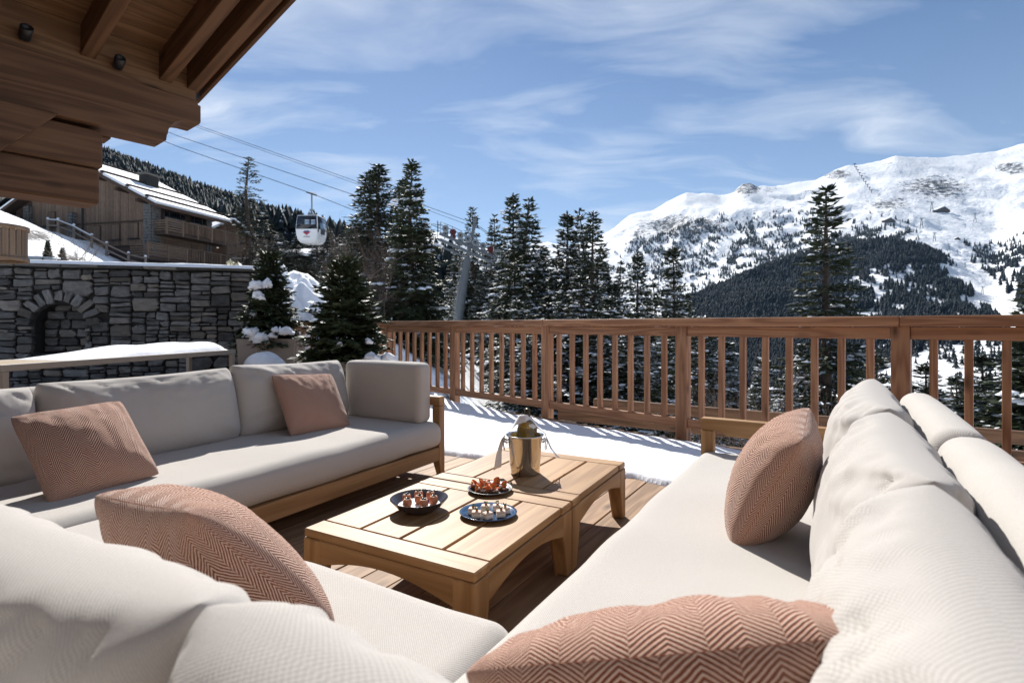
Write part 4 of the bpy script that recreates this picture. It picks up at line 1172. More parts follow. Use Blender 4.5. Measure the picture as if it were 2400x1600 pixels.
# ------------------------------------------------------------------ the chalet whose roof hangs over the terrace
CE = Vector((-2.45, 4.2, 0)); CAZ = R(38.7)
ch = thing('chalet', 'larch chalet eave with carved beam and rafters overhead at top left', 'chalet', (CE.x, CE.y, 0), R(90) - CAZ)
# local: +x along the beam (away), +y = left of that; the viewer's side is -y
ZT, ZB = 2.84, 2.47
# carved purlin: outline in x,z
prof = [(-3.6, ZT), (-3.6, ZB), (-.24, ZB)]
prof += [(-.235, ZB + .05)]
prof += [(-.23 + .14 * (1 - math.cos(a)), ZB + .05 + .14 * math.sin(a)) for a in np.linspace(0, math.pi / 2, 7)]
prof += [(-.01, ZB + .19), (0.0, ZB + .21), (0, ZT - .03), (-.02, ZT - .03), (-.02, ZT)]
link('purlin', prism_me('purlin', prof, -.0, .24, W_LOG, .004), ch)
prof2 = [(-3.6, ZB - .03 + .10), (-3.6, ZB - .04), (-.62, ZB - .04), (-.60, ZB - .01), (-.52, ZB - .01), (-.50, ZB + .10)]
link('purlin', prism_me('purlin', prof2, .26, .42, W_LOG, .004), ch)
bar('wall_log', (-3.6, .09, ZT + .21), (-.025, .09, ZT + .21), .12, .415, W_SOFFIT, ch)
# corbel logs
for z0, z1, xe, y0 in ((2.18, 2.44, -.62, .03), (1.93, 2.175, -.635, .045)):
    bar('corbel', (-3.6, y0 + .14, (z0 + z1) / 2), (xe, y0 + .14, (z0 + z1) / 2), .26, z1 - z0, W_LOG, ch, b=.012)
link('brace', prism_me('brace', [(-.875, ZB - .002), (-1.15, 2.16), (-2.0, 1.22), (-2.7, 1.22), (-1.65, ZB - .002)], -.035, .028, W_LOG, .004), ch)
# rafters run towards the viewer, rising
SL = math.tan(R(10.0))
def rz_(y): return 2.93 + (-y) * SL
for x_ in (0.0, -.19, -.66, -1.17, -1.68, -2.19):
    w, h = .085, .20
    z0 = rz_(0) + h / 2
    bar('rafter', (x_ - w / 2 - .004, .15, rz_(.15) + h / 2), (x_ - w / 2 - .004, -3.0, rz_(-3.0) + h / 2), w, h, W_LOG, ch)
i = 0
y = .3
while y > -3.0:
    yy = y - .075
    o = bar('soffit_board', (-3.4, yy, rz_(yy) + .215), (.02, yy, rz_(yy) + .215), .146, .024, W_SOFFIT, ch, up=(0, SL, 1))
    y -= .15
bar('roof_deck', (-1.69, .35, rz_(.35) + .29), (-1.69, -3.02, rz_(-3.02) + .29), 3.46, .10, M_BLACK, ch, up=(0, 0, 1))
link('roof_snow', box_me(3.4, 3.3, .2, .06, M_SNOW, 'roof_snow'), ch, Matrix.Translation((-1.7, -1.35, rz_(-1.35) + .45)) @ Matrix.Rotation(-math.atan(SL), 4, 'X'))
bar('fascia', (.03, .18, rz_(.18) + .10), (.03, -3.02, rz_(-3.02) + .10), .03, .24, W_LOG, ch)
wm = ch.matrix_basis.inverted()
def chw(nm, c, s, mat, b=.004): return link(nm, box_me(*s, b, mat, nm), ch, wm @ Matrix.Translation(c))
# unseen wall added behind the viewer to bounce warm light: larch boards, glazed doors
W_BOUNCE = wood('bounce_larch', (0.52, 0.36, 0.22), (0.40, 0.25, 0.14), knots=.4)
chw('bounce_wall', (1.2, -2.75, 1.5), (9.0, .2, 3.1), M_MORTAR)
for k in range(20): chw('bounce_board', (1.2, -2.63, .08 + k * .15), (9.0, .035, .146), W_BOUNCE)
for x_ in (-1.2, 2.6):
    f_ = chw('added_door', (x_, -2.60, 1.1), (1.9, .06, 2.2), W_LOG)
    for q_ in (-.47, .47): link('pane', box_me(.82, .02, 2.0, 0, M_GLASSD, 'pane'), f_, Matrix.Translation((q_, .035, 0)))
link('wall', box_me(.3, 6.0, 3.4, .01, W_CLAD, 'wall'), ch, Matrix.Translation((-3.7, -2.5, 1.6)))
for x_ in (-.57, -1.06):
    # little black spot lamps on the wall log
    s = tube('spotlight', [(x_ + .02, .03, ZT + .085), (x_ + .02, -.035, ZT + .085)], .02, M_BLACK, ch, 10)
    link('spot_head', lathe_me('spot_head', [(0, -.045), (.032, -.045), (.034, .04), (.028, .045), (.026, .02), (0, .02)], M_BLACK, 14), s, Matrix.Translation((x_ + .02, -.05, ZT + .085)) @ Matrix.Rotation(R(60), 4, 'X'))
# drum lamp shade hanging under that eave
lc = at(-14, 570, 3.15)
t = thing('pendant_lamp', 'small wooden drum lamp shade with upright slats cut by the left edge', 'lamp', (lc.x, lc.y, lc.z))
rad, hh = .15, .185
M_LAMPW = wood('lamp_wood', (.33, .25, .18), (.22, .16, .11), knots=0, rough=.5)
for k in range(26):
    a = 2 * math.pi * k / 26
    link('slat', box_me(hh - .02, .027, .006, .0015, M_LAMPW, 'slat'), t, Matrix.Rotation(a, 4, 'Z') @ Matrix.Translation((rad * .97, 0, 0)) @ Matrix.Rotation(R(90), 4, 'Y') @ Matrix.Rotation(R(90 * 0), 4, 'X'))
for z in (-hh / 2, hh / 2):
    link('ring', lathe_me('ring', [(rad * 1.0, z - .012), (rad * 1.05, z - .012), (rad * 1.05, z + .012), (rad * 1.0, z + .012), (rad * 1.0, z - .012)], M_LAMPW, 36), t)
link('diffuser', lathe_me('diffuser', [(rad * .82, -hh * .45), (rad * .84, hh * .45)], M_LINEN, 24), t)
tube('cord', [(0, 0, hh / 2), (0, 0, 2.95 - lc.z)], .004, M_BLACK, t)
for k in range(3):
    a = k * 2.094
    tube('spoke', [(0, 0, hh / 2 - .005), (rad * math.cos(a), rad * math.sin(a), hh / 2 - .005)], .003, M_BLACK, t, 5)
# ------------------------------------------------------------------ lounge furniture: x = across (b), y = away (a), turned 29 degrees
FAZ = R(29.0)
def fw(b, a, z=0.0):
    return Vector((b * math.cos(FAZ) + a * math.sin(FAZ), -b * math.sin(FAZ) + a * math.cos(FAZ), z))

def soft_me(name, lx, ly, lz, r_, puff, seed, mat, nx=30, ny=20, nz=10, wrk=.006):
    """upholstered block: rounded box, a little blown up, faint creases"""
    V, idx, F = [], {}, []
    n = (nx, ny, nz); half = (lx / 2, ly / 2, lz / 2)
    def pos(i, j, k):
        q = []
        for t_, n_, h_ in ((i, nx, half[0]), (j, ny, half[1]), (k, nz, half[2])):
            s = t_ / n_ * 2 - 1
            q.append(math.sin(s * math.pi / 2) * .6 * h_ + s * .4 * h_)
        return Vector(q)
    def vid(i, j, k):
        key = (i, j, k)
        if key in idx: return idx[key]
        p = pos(i, j, k)
        c = Vector([max(-h + r_, min(h - r_, v)) for v, h in zip(p, half)])
        d = p - c
        if d.length > 1e-9:
            # put the surface at distance r_
            p = c + d.normalized() * r_ if max(abs(p.x) - half[0], abs(p.y) - half[1], abs(p.z) - half[2]) > -1e-6 else p
        u, v, w = p.x / half[0], p.y / half[1], p.z / half[2]
        p.z += math.copysign(1, w) * puff * (1 - u * u) * (1 - v * v) * abs(w)
        p.y += math.copysign(1, v) * puff * .6 * (1 - u * u) * (1 - w * w) * abs(v)
        nz_ = mnoise.noise(Vector((p.x * 3.5 + seed, p.y * 3.5, p.z * 3.5))) * wrk + mnoise.noise(Vector((p.x * 9 + seed, p.y * 11, p.z * 9))) * wrk * .35
        dn_ = Vector((u ** 3, v ** 3, w ** 3))
        if dn_.length > 1e-6: p += dn_.normalized() * nz_
        idx[key] = len(V); V.append(tuple(p)); return idx[key]
    for k in (0, nz):
        for i in range(nx):
            for j in range(ny):
                f = (vid(i, j, k), vid(i + 1, j, k), vid(i + 1, j + 1, k), vid(i, j + 1, k)); F.append(f if k else f[::-1])
    for j in (0, ny):
        for i in range(nx):
            for k in range(nz):
                f = (vid(i, j, k), vid(i + 1, j, k), vid(i + 1, j, k + 1), vid(i, j, k + 1)); F.append(f[::-1] if j else f)
    for i in (0, nx):
        for j in range(ny):
            for k in range(nz):
                f = (vid(i, j, k), vid(i, j + 1, k), vid(i, j + 1, k + 1), vid(i, j, k + 1)); F.append(f if i else f[::-1])
    return np_mesh(name, V, [np.array(F)], mat, True)

def pillow_me(name, w, h, t_, seed, mat, p=2.4, pu=None, q=.5, pinch=.05, fold=.012, n=44, ear=0.0, sag=0.0, flat=0.0):
    """cushion lying in its own xy plane (w by h), thickness t_ along z, knife edges"""
    V, F, UVs = [], [], []
    us = [math.sin((i / n * 2 - 1) * math.pi / 2) for i in range(n + 1)]
    N = (n + 1) ** 2
    for side in (1, -1):
        for j in range(n + 1):
            for i in range(n + 1):
                u, v = us[i], us[j]
                th = ((1 - abs(u) ** (pu or p)) * (1 - abs(v) ** p)) ** q
                rc = 1 - .055 * (abs(u) * abs(v)) ** 5
                x = w / 2 * u * (1 - pinch * (1 - v * v)) * rc; y = h / 2 * v * (1 - pinch * (1 - u * u)) * rc
                UVs.append((i / n * w * 1.12 + (.0 if side > 0 else .021), j / n * h * 1.12 * (1 if side > 0 else -1)))
                if ear: 
                    e = (abs(u) * max(v, 0)) ** 6; y += ear * e; x += math.copysign(ear * .4 * e, u)
                y -= sag * (1 - u * u) * max(v, 0) ** 2
                nn = mnoise.noise(Vector((x * 4 + seed, y * 4, side * 1.3)))
                # creases running in from the corners and along the top
                ang = math.atan2(abs(v), abs(u) + 1e-6)
                cr = math.sin(ang * 15 + seed * 3 + 2.2 * mnoise.noise(Vector((u * 2 + seed, v * 2, side)))) * (abs(u) * abs(v)) ** 1.6
                tw = (1 - abs(mnoise.noise(Vector((u * 3.6 + seed * 2 + .5 * v, v * 1.1, side * 2.0))) * 2.2)) ; tw = max(tw, 0) ** 3 * (.25 + max(v, 0) ** 1.5) + .5 * max(0, 1 - abs(mnoise.noise(Vector((u * 7.5 + seed, v * 3.0 + u, side * 3.0))) * 2.4)) ** 3 * (.2 + max(v, 0))
                edge = min(1.0, 6 * (1 - max(abs(u), abs(v))))
                z = side * (t_ / 2 * th + (nn * fold + cr * fold * 1.1 - tw * fold * .85) * edge * (.4 + .6 * th))
                V.append((x, y, z))
    for s in range(2):
        for j in range(n):
            for i in range(n):
                a = s * N + j * (n + 1) + i
                f = (a, a + 1, a + n + 2, a + n + 1); F.append(f if s == 0 else f[::-1])
    # weld the rims
    rim = {}
    for j in range(n + 1):
        for i in range(n + 1):
            if i in (0, n) or j in (0, n): rim[N + j * (n + 1) + i] = j * (n + 1) + i
    uvl = np.array(UVs)[np.array(F).ravel()]
    F = [tuple(rim.get(k, k) for k in f) for f in F]
    F = np.array(F)
    used = np.unique(F); mp_ = np.zeros(2 * N, int); mp_[used] = np.arange(len(used))
    return np_mesh(name, np.array(V)[used], [mp_[F]], mat, True, uv=uvl)
def rim_pts(w, h, pinch, k=16, ear=0.0, sag=0.0):
    P_ = []
    for a, b in (((-1, -1), (1, -1)), ((1, -1), (1, 1)), ((1, 1), (-1, 1)), ((-1, 1), (-1, -1))):
        for i in range(k):
            u = a[0] + (b[0] - a[0]) * i / k; v = a[1] + (b[1] - a[1]) * i / k
            rc = 1 - .055 * (abs(u) * abs(v)) ** 5; e = (abs(u) * max(v, 0)) ** 6
            P_.append((w / 2 * u * (1 - pinch * (1 - v * v)) * rc + math.copysign(ear * .4 * e, u), h / 2 * v * (1 - pinch * (1 - u * u)) * rc + ear * e - sag * (1 - u * u) * max(v, 0) ** 2, 0))
    return P_ + [P_[0]]

SEAT_T, SEAT_B = .385, .20
def sofa(label, origin, rz, L, seats, backs, panels, arm=None, arm_cush=False, dy=0.0, seat_front=-.015, fold=.018, pipe=0.0, bp=2.7, bt=.27):
    """x runs along the sofa, y from the front edge back"""
    t = thing('outdoor_sofa', label, 'sofa', (origin.x, origin.y, 0), rz)
    D = 1.06 + dy
    bar('front_rail', (0, .02, .155), (L, .02, .155), .04, .095, W_TEAK, t)
    bar('back_rail', (0, D - .02, .155), (L, D - .02, .155), .04, .095, W_TEAK, t)
    for x in (.02, L - .02):
        bar('side_rail', (x, .042, .155), (x, D - .042, .155), .04, .095, W_TEAK, t)
    n = int((D - .1) / .11)
    for k in range(n):
        y = .06 + .11 * (k + .5)
        bar('seat_slat', (.045, y, .185), (L - .045, y, .185), .075, .018, W_TEAK, t)
    def leg(x, y, sx, sy, z1):
        # leg that tapers to the floor, flush with the outer corner
        c = [(0, 0), (.066, 0), (.066, .066), (0, .066)]; bm = bmesh.new()
        lo = [(0, 0), (.045, 0), (.045, .045), (0, .045)]
        q = [[bm.verts.new((x + sx * px, y + sy * py, z)) for px, py in pts_] for z, pts_ in ((0, lo), (.11, c), (z1, c))]
        for a, b_ in zip(q[:-1], q[1:]):
            for k in range(4): bm.faces.new((a[k], a[(k + 1) % 4], b_[(k + 1) % 4], b_[k]))
        bm.faces.new(q[0]); bm.faces.new(q[-1]); bmesh.ops.recalc_face_normals(bm, faces=bm.faces[:])
        bmesh.ops.bevel(bm, geom=bm.edges[:], offset=.004, segments=1, affect='EDGES')
        # grain along the leg: stand it on a turned object
        bmesh.ops.transform(bm, matrix=Matrix.Rotation(R(-90), 4, 'Y'), verts=bm.verts)
        link('leg', bm_mesh('leg', bm, W_TEAK), t, Matrix.Rotation(R(90), 4, 'Y'))
    ax = {'start': 0, 'end': L}.get(arm)
    for x, sx in ((0 - .004, 1), (L + .004, -1)):
        is_arm = ax is not None and abs(x - ax) < .05
        leg(x, -.004, sx, 1, .50 if is_arm else .108)
        leg(x, D + .004, sx, -1, .50 if is_arm else .108)
        if is_arm:
            z1 = .5
            xa = x + sx * .033
            link('armrest', prism_me('armrest', [(-.004, .502), (-.004, .566), (D + .004, .566), (D + .004, .502), (D - .09, .502), (D - .13, .478), (.13, .478), (.09, .502)][::-1], -.033, .033, W_TEAK, .004), t, Matrix.Translation((xa, 0, 0)) @ Matrix.Rotation(R(90), 4, 'Z') @ Matrix.Scale(1, 4))
    for k, (x0, x1) in enumerate(seats):
        me = soft_me('seat_cushion', x1 - x0 - .006, .98 + dy - seat_front, SEAT_T - SEAT_B, .07, .016, 3.3 * k + origin.x, F_SOFA, 70, 30, 10, .006)
        link('seat_cushion', me, t, Matrix.Translation(((x0 + x1) / 2, seat_front + (.98 + dy - seat_front) / 2, (SEAT_T + SEAT_B) / 2 + .003)))
    for k, (x0, x1, hgt, lean, roll) in enumerate(backs):
        me = pillow_me('back_cushion', (x1 - x0) + .02, hgt, bt, origin.x * 3 + k * 5.1, F_BACK, p=bp, pu=4.6, q=.44, pinch=.02, fold=fold, n=64, ear=.006, sag=.012)
        mw = Matrix.Translation(((x0 + x1) / 2, .74 + dy + .02 * math.sin(k * 3), SEAT_T + hgt / 2 - .02)) @ Matrix.Rotation(roll, 4, 'Y') @ Matrix.Rotation(R(90) - lean, 4, 'X')
        bc = link('back_cushion', me, t, mw)
        if pipe and k == 1:
            V, F = tube_np(rim_pts((x1 - x0 + .02), hgt, .02, 24, .006, .012), pipe, 6)
            link('piping', np_mesh('piping', V, [F], F_BACK, True), bc)
    for k, (x0, x1) in enumerate(panels):
        me = soft_me('back_bolster', x1 - x0 - .012, .15, .56, .065, .010, k * 2.2 + origin.y, F_SOFA, 40, 10, 20, .005)
        link('back_bolster', me, t, Matrix.Translation(((x0 + x1) / 2, .965 + dy, .49)))
    if arm_cush:
        x = L - .135 if arm == 'end' else .135
        me = soft_me('arm_cushion', .15, .74, .43, .045, .006, 4.4, F_SOFA, 10, 30, 20, .003)
        link('arm_cushion', me, t, Matrix.Translation((x, .43, SEAT_T + .212)))
    return t

# left sofa: x runs away from the viewer (a), y to the left (-b)
LA0 = .20
oL = fw(-2.325, LA0)
sofa('long ivory sofa on the left with teak frame, its back towards the stone wall', oL, R(90) - FAZ, 3.17 - LA0,
     [(.02, 2.96)],
     [(1.86, 2.74, .47, R(13), R(1.0)), (.90, 1.86, .46, R(14), R(-.6)), (-.02, .88, .45, R(12), R(1.5))],
     [(.02, 1.45), (1.45, 2.9)], arm='end', arm_cush=True, dy=.05)
# right sofa: x runs towards the viewer (-a), y to the right (+b)
TR_ = R(2.6)
oR = fw(-.515, 3.175)
sofa('ivory sofa on the right with an open teak armrest at its far end', oR, R(-90) - FAZ - TR_, 2.95,
     [(.005, 2.93)],
     [(.10, 1.06, .47, R(14), R(1)), (1.06, 2.04, .46, R(13), R(-1)), (2.06, 2.86, .47, R(13), R(.6))],
     [(.02, 1.14), (1.16, 2.16), (2.18, 2.92)], arm='start', fold=.026)
# near sofa: x runs to the left (-b), y towards the viewer (-a)
oN = fw(-.585, 1.105)
sofa('ivory sofa nearest the viewer, seen over its cushioned back', oN, R(180) - FAZ, 1.72,
     [(.0, 1.69)],
     [(-.60, -.04, .425, R(8), R(-3)), (-.05, .90, .42, R(5), R(1.5)), (.92, 1.72, .43, R(7), R(1.0))],
     [(-.35, .55), (.57, 1.70)], dy=.015, fold=.021, bp=4.2, bt=.23)

# ------------------------------------------------------------------ throw pillows
def throw(label, b, a, z, face, lean, spin, w=.47, h=.47, th=.17, seed=0, roll=0.0):
    """face: direction (degrees in the furniture plan, 0 = +b, 90 = +a) that the front looks to; lean back from upright"""
    t = thing('throw_pillow', label, 'pillow', fw(b, a, z), 0, 'rust herringbone throw pillows')
    me = pillow_me('cover', w, h, th, seed, F_RUST, p=2.3, q=.55, pinch=.055, fold=.012, n=44)
    # pillow: its z looks along face, its y is up
    fdir = math.radians(face) - FAZ
    M = Matrix.Rotation(fdir + math.pi / 2, 4, 'Z') @ Matrix.Rotation(R(90) - lean, 4, 'X') @ Matrix.Rotation(spin, 4, 'Z')
    link('cover', me, t, M)
    V, F = tube_np(rim_pts(w * .985, h * .985, .055), .0035, 6)
    link('piping', np_mesh('piping', V, [F], plain('rust_piping', (.36, .12, .06), .9) if 'rust_piping' not in bpy.data.materials else bpy.data.materials['rust_piping'], True), t, M.copy())
    return t
throw('rust herringbone pillow at the near end of the left sofa, leaning on its back cushions', -2.72, 1.13, .555, 0, R(43), R(3), w=.43, h=.45, seed=1.0, th=.17)
throw('smallest rust herringbone pillow, at the far end of the left sofa', -2.88, 2.46, .57, 0, R(32), R(-4), w=.50, h=.44, seed=2.0, th=.15)
throw('rust herringbone pillow leaning on the near sofa back, its upper seam towards the viewer', -1.16, .72, .55, 90, R(40), R(-8), w=.47, h=.47, seed=3.0, th=.24)
throw('rust herringbone pillow seen edge-on against the right sofa back', -.10, 1.98, .575, 180, R(26), R(-6), w=.44, h=.46, seed=4.0, th=.24)
throw('large blurred rust herringbone pillow at the bottom edge, nearest the viewer', -.15, .745, .545, 118, R(38), R(-14), w=.50, h=.47, seed=5.0, th=.25)

# ------------------------------------------------------------------ two square teak coffee tables
TZ = .308
def coffee(label, a0):
    S = .78
    o = fw(-1.685, a0)
    t = thing('coffee_table', label, 'table', (o.x, o.y, 0), -FAZ, 'teak coffee tables')
    # local x = +b, y = +a
    for y0 in (0.0, S - .10):
        bar('end_board', (.002, y0 + .05, TZ - .016), (S - .002, y0 + .05, TZ - .016), .098, .032, W_TEAK, t, b=.005)
    w = (S - .004) / 4
    for k in range(4):
        x = .002 + w * (k + .5)
        bar('plank', (x, .102, TZ - .015), (x, S - .102, TZ - .015), w - .012, .030, W_TEAK, t, b=.003)
    # arched aprons and legs cut as one bow on every side
    def bow(nm, yy0, yy1, mw):
        zt = TZ - .033
        pr = [(.0, zt), (.0, 0), (.05, 0), (.085, zt - .085)]
        pr += [(.085 + (S - .17) * s, zt - .085 + .045 * math.sin(math.pi * s)) for s in np.linspace(0, 1, 13)[1:-1]]
        pr += [(S - .085, zt - .085), (S - .05, 0), (S, 0), (S, zt)]
        return pr
    zt = TZ - .033
    ap = [(.062, zt), (.062, zt - .10)] + [(.085 + (S - .17) * s, zt - .10 + .055 * math.sin(math.pi * s) ** .8) for s in np.linspace(0, 1, 13)[1:-1]] + [(S - .062, zt - .10), (S - .062, zt)]
    for yy in (0.002, S - .036):
        link('apron', prism_me('apron', ap[::-1], yy, yy + .034, W_TEAK, .003), t)
    for xx in (0.002, S - .036):
        link('apron', prism_me('apron', ap[::-1], -xx - .034, -xx, W_TEAK, .003), t, Matrix.Rotation(R(90), 4, 'Z'))
    for x, sx in ((0, 1), (S, -1)):
        for y, sy in ((0, 1), (S, -1)):
            bm = bmesh.new()
            q = []
            for z, r_ in ((0, .05), (zt - .10, .088), (zt - .001, .088)):
                e = r_
                q.append([bm.verts.new((x + sx * px, y + sy * py, z)) for px, py in ((0, 0), (e, 0), (e, .06), (.06, e), (0, e))])
            for a_, b_ in zip(q[:-1], q[1:]):
                for k in range(5): bm.faces.new((a_[k], a_[(k + 1) % 5], b_[(k + 1) % 5], b_[k]))
            bm.faces.new(q[0]); bm.faces.new(q[-1]); bmesh.ops.recalc_face_normals(bm, faces=bm.faces[:])
            bmesh.ops.bevel(bm, geom=bm.edges[:], offset=.004, segments=1, affect='EDGES')
            bmesh.ops.transform(bm, matrix=Matrix.Rotation(R(-90), 4, 'Y'), verts=bm.verts)
            link('leg', bm_mesh('leg', bm, W_TEAK), t, Matrix.Rotation(R(90), 4, 'Y'))
    return t
coffee('nearer square teak coffee table, carrying the bowl and plates of canapes', 1.395)
coffee('farther square teak coffee table, carrying the steel champagne bucket', 2.183)

# ------------------------------------------------------------------ canapes
M_BOWL = plain('dark_glazed_bowl', (.035, .030, .036), .18, 0, .2, 6)
M_SLATE = plain('dark_plate', (.06, .06, .072), .35, 0, .2, 6)
M_BLUE = plain('blue_glazed_plate', (.018, .055, .13), .15, 0, .6, 14)
M_SALT = plain('coarse_salt', (.78, .78, .80), .7, 0, .06, 200, .002)
M_SHELL = plain('egg_shell', (.52, .20, .10), .5, 0, .08, 30)
M_SHELLIN = plain('egg_shell_inside', (.75, .62, .48), .6)
M_CAVIAR = plain('caviar', (.012, .013, .012), .2, 0, .4, 300, .003)
M_BREAD = plain('white_bread', (.78, .70, .58), .85, 0, .1, 90, .002)
M_PATE = plain('pale_filling', (.66, .50, .40), .7, 0, .12, 90, .002)
M_ROE = plain('amber_garnish', (.42, .12, .02), .25, 0, .3, 150)
M_HERB = plain('cress', (.10, .20, .03), .6, 0, .3, 60)
M_SALM = plain('smoked_salmon', (.80, .20, .045), .4, 0, .25, 70, .002)
M_RYE = plain('dark_rye_toast', (.12, .055, .03), .85, 0, .4, 60, .003)
M_CREAM = plain('cream_dab', (.78, .76, .72), .5)
def dish(name, label, b, a, prof, mat, sx=1.0, cat='plate', n=48):
    o = fw(b, a, TZ + .001)
    t = link(name, lathe_me(name, prof, mat, n, True, 1.0, sx))
    t.location = o; t.rotation_euler = (0, 0, R(-10))
    return tag(t, label, cat)
bb, ba = -1.423, 1.765
dish('serving_bowl', 'dark glazed bowl of filled egg shells on the nearer coffee table', bb, ba, [(.0, .0), (.062, .0), (.065, .004), (.095, .022), (.118, .049), (.1205, .052), (.117, .0515), (.094, .026), (.06, .010), (0, .009)], M_BOWL, 1.0, 'bowl')
o = link('salt_bed', lathe_me('salt_bed', [(.088, .0235), (.07, .027), (.03, .028), (0, .027)], M_SALT, 32)); o.location = fw(bb, ba, TZ + .001); tag(o, 'bed of coarse white salt in the dark bowl', 'salt')
egg_pos = [(0, 0, 'in the middle of the dark bowl'), (.028, -.052, 'at the front of the dark bowl, slightly right'), (-.040, -.045, 'at the front left of the dark bowl'), (.062, -.008, 'at the right of the dark bowl'), (-.055, .014, 'at the left of the dark bowl, second from front'), (.040, .048, 'at the back right of the dark bowl'), (-.012, .058, 'at the very back of the dark bowl')]
cam_r = Vector((1, 0, 0)); cam_f = Vector((0, 1, 0))
egg_shell = lathe_me('shell', [(0, 0), (.012, .0015), (.0175, .009), (.0190, .019), (.0172, .029), (.0135, .0355), (.0120, .0355), (.0125, .031)], M_SHELL, 20)
egg_lin = lathe_me('shell_lining', [(.0137, .0352), (.0122, .0358), (.0118, .030), (0, .029)], M_SHELLIN, 16)
def blob_me(name, r_, n, size, mat, seed, flat=.6):
    g = random.Random(seed); bm = bmesh.new()
    for _ in range(n):
        a, d = g.uniform(0, 6.28), r_ * math.sqrt(g.random())
        s = size * g.uniform(.6, 1.2)
        bmesh.ops.create_icosphere(bm, subdivisions=1, radius=s, matrix=Matrix.Translation((d * math.cos(a), d * math.sin(a), g.uniform(0, r_ * flat))))
    return bm_mesh(name, bm, mat, True)
cav = blob_me('caviar', .010, 22, .0032, M_CAVIAR, 2, .8)
for dx, dy_, w_ in egg_pos:
    p = fw(bb, ba, TZ + .0275) + Vector((dx, dy_, 0))
    t = thing('filled_egg', 'egg shell topped with caviar, ' + w_, 'egg', p, rng.uniform(0, 6), 'filled egg shells in the dark bowl')
    link('shell', egg_shell, t); link('shell_lining', egg_lin, t); link('caviar', cav, t, Matrix.Translation((0, 0, .0305)))
for k, (dx, dy_) in enumerate([(.035, .02), (.05, .018)]):
    o = link('flower_petal', blob_me('flower_petal', .006, 5, .004, plain('violet_petal' + 'ab'[k], (.12, .03, .28), .6), 9 + k)); o.location = fw(bb, ba, TZ + .029) + Vector((dx, dy_, 0)); tag(o, ['violet petals on the salt, left scrap by the middle egg', 'violet petals on the salt, right scrap by the right-hand egg'][k], 'flower')
# blue plate of sandwiches
pb, pa = -1.138, 1.853
dish('oval_plate', 'blue glazed plate of little square sandwiches', pb, pa, [(0, 0), (.075, 0), (.08, .003), (.108, .010), (.118, .016), (.1165, .0175), (.105, .0125), (.078, .006), (0, .005)], M_BLUE, .93)
def canape_sq():
    g = random.Random(3)
    return (box_me(.036, .032, .016, .003, M_BREAD, 'bread'), box_me(.037, .033, .009, .003, M_PATE, 'filling'), blob_me('garnish', .004, 4, .005, M_ROE, 4), None)
bread, fill, roe, _ = canape_sq()
bm = bmesh.new(); g = random.Random(6)
for _ in range(14):
    a = g.uniform(0, 6.28); l = g.uniform(.008, .016); d = Vector((math.cos(a) * .6, math.sin(a) * .6, g.uniform(.4, 1.0))).normalized() * l; s = Vector((-math.sin(a), math.cos(a), 0)) * .0035
    q = [Vector((0, 0, 0)), d * .7 + s, d * 1.1, d * .7 - s]
    bm.faces.new([bm.verts.new(v) for v in q])
cress = bm_mesh('cress', bm, M_HERB)
sq = [(-.045, -.042, 'front left of the blue plate'), (.0, -.055, 'at the very front of the blue plate'), (.052, -.034, 'front right of the blue plate'), (-.062, -.004, 'at the left edge of the blue plate'), (-.012, .030, 'at the back of the blue plate, left of two'), (.036, .034, 'at the back of the blue plate, right of two'), (.068, .006, 'at the right edge of the blue plate')]
for k, (dx, dy_, w_) in enumerate(sq):
    p = fw(pb, pa, TZ + .0075) + Vector((dx, dy_, 0))
    t = thing('sandwich', 'square sandwich topped with cress, ' + w_, 'canape', p, rng.uniform(-.5, .5) + .3, 'square sandwiches on the blue plate')
    link('bread', bread, t, Matrix.Translation((0, 0, .008))); link('filling', fill, t, Matrix.Translation((0, 0, .0205)))
    link('garnish', roe, t, Matrix.Translation((0, 0, .0275))); link('cress', cress, t, Matrix.Translation((0, .002, .0275)) @ Matrix.Rotation(k, 4, 'Z'))
# dark plate of salmon toasts
sb, sa_ = -1.297, 2.128
dish('oval_plate', 'dark round plate of smoked salmon toasts', sb, sa_, [(0, 0), (.075, 0), (.08, .003), (.1, .011), (.106, .016), (.1045, .0175), (.096, .0115), (.078, .006), (0, .005)], M_SLATE)
def salmon_me(seed):
    g = random.Random(seed); V, F = [], []
    n, m_ = 16, 6
    for i in range(n + 1):
        s = i / n; a = s * 4.2
        for j in range(m_ + 1):
            v = j / m_ - .5
            r_ = .012 + .004 * math.sin(s * 9 + seed)
            V.append((math.cos(a) * r_ * 1.3 + g.gauss(0, .0005), math.sin(a) * r_ * .9 + v * .010, .006 + .006 * math.sin(s * 7 + v * 3 + seed) + v * .014 + .004))
    F = [(i * (m_ + 1) + j, (i + 1) * (m_ + 1) + j, (i + 1) * (m_ + 1) + j + 1, i * (m_ + 1) + j + 1) for i in range(n) for j in range(m_)]
    return np_mesh('salmon', V, [np.array(F)], M_SALM, True)
SM = [salmon_me(1), salmon_me(2), salmon_me(4)]
toast = box_me(.048, .032, .012, .004, M_RYE, 'toast'); dab = blob_me('cream', .004, 5, .0055, M_CREAM, 8, .5)
st = [(-.038, -.046, 'front left of the dark plate'), (.018, -.050, 'at the front of the dark plate'), (.062, -.014, 'at the right edge of the dark plate'), (-.066, .004, 'at the left edge of the dark plate'), (-.026, .044, 'back left of the dark plate'), (.030, .046, 'back right of the dark plate'), (.004, .0, 'in the middle of the dark plate')]
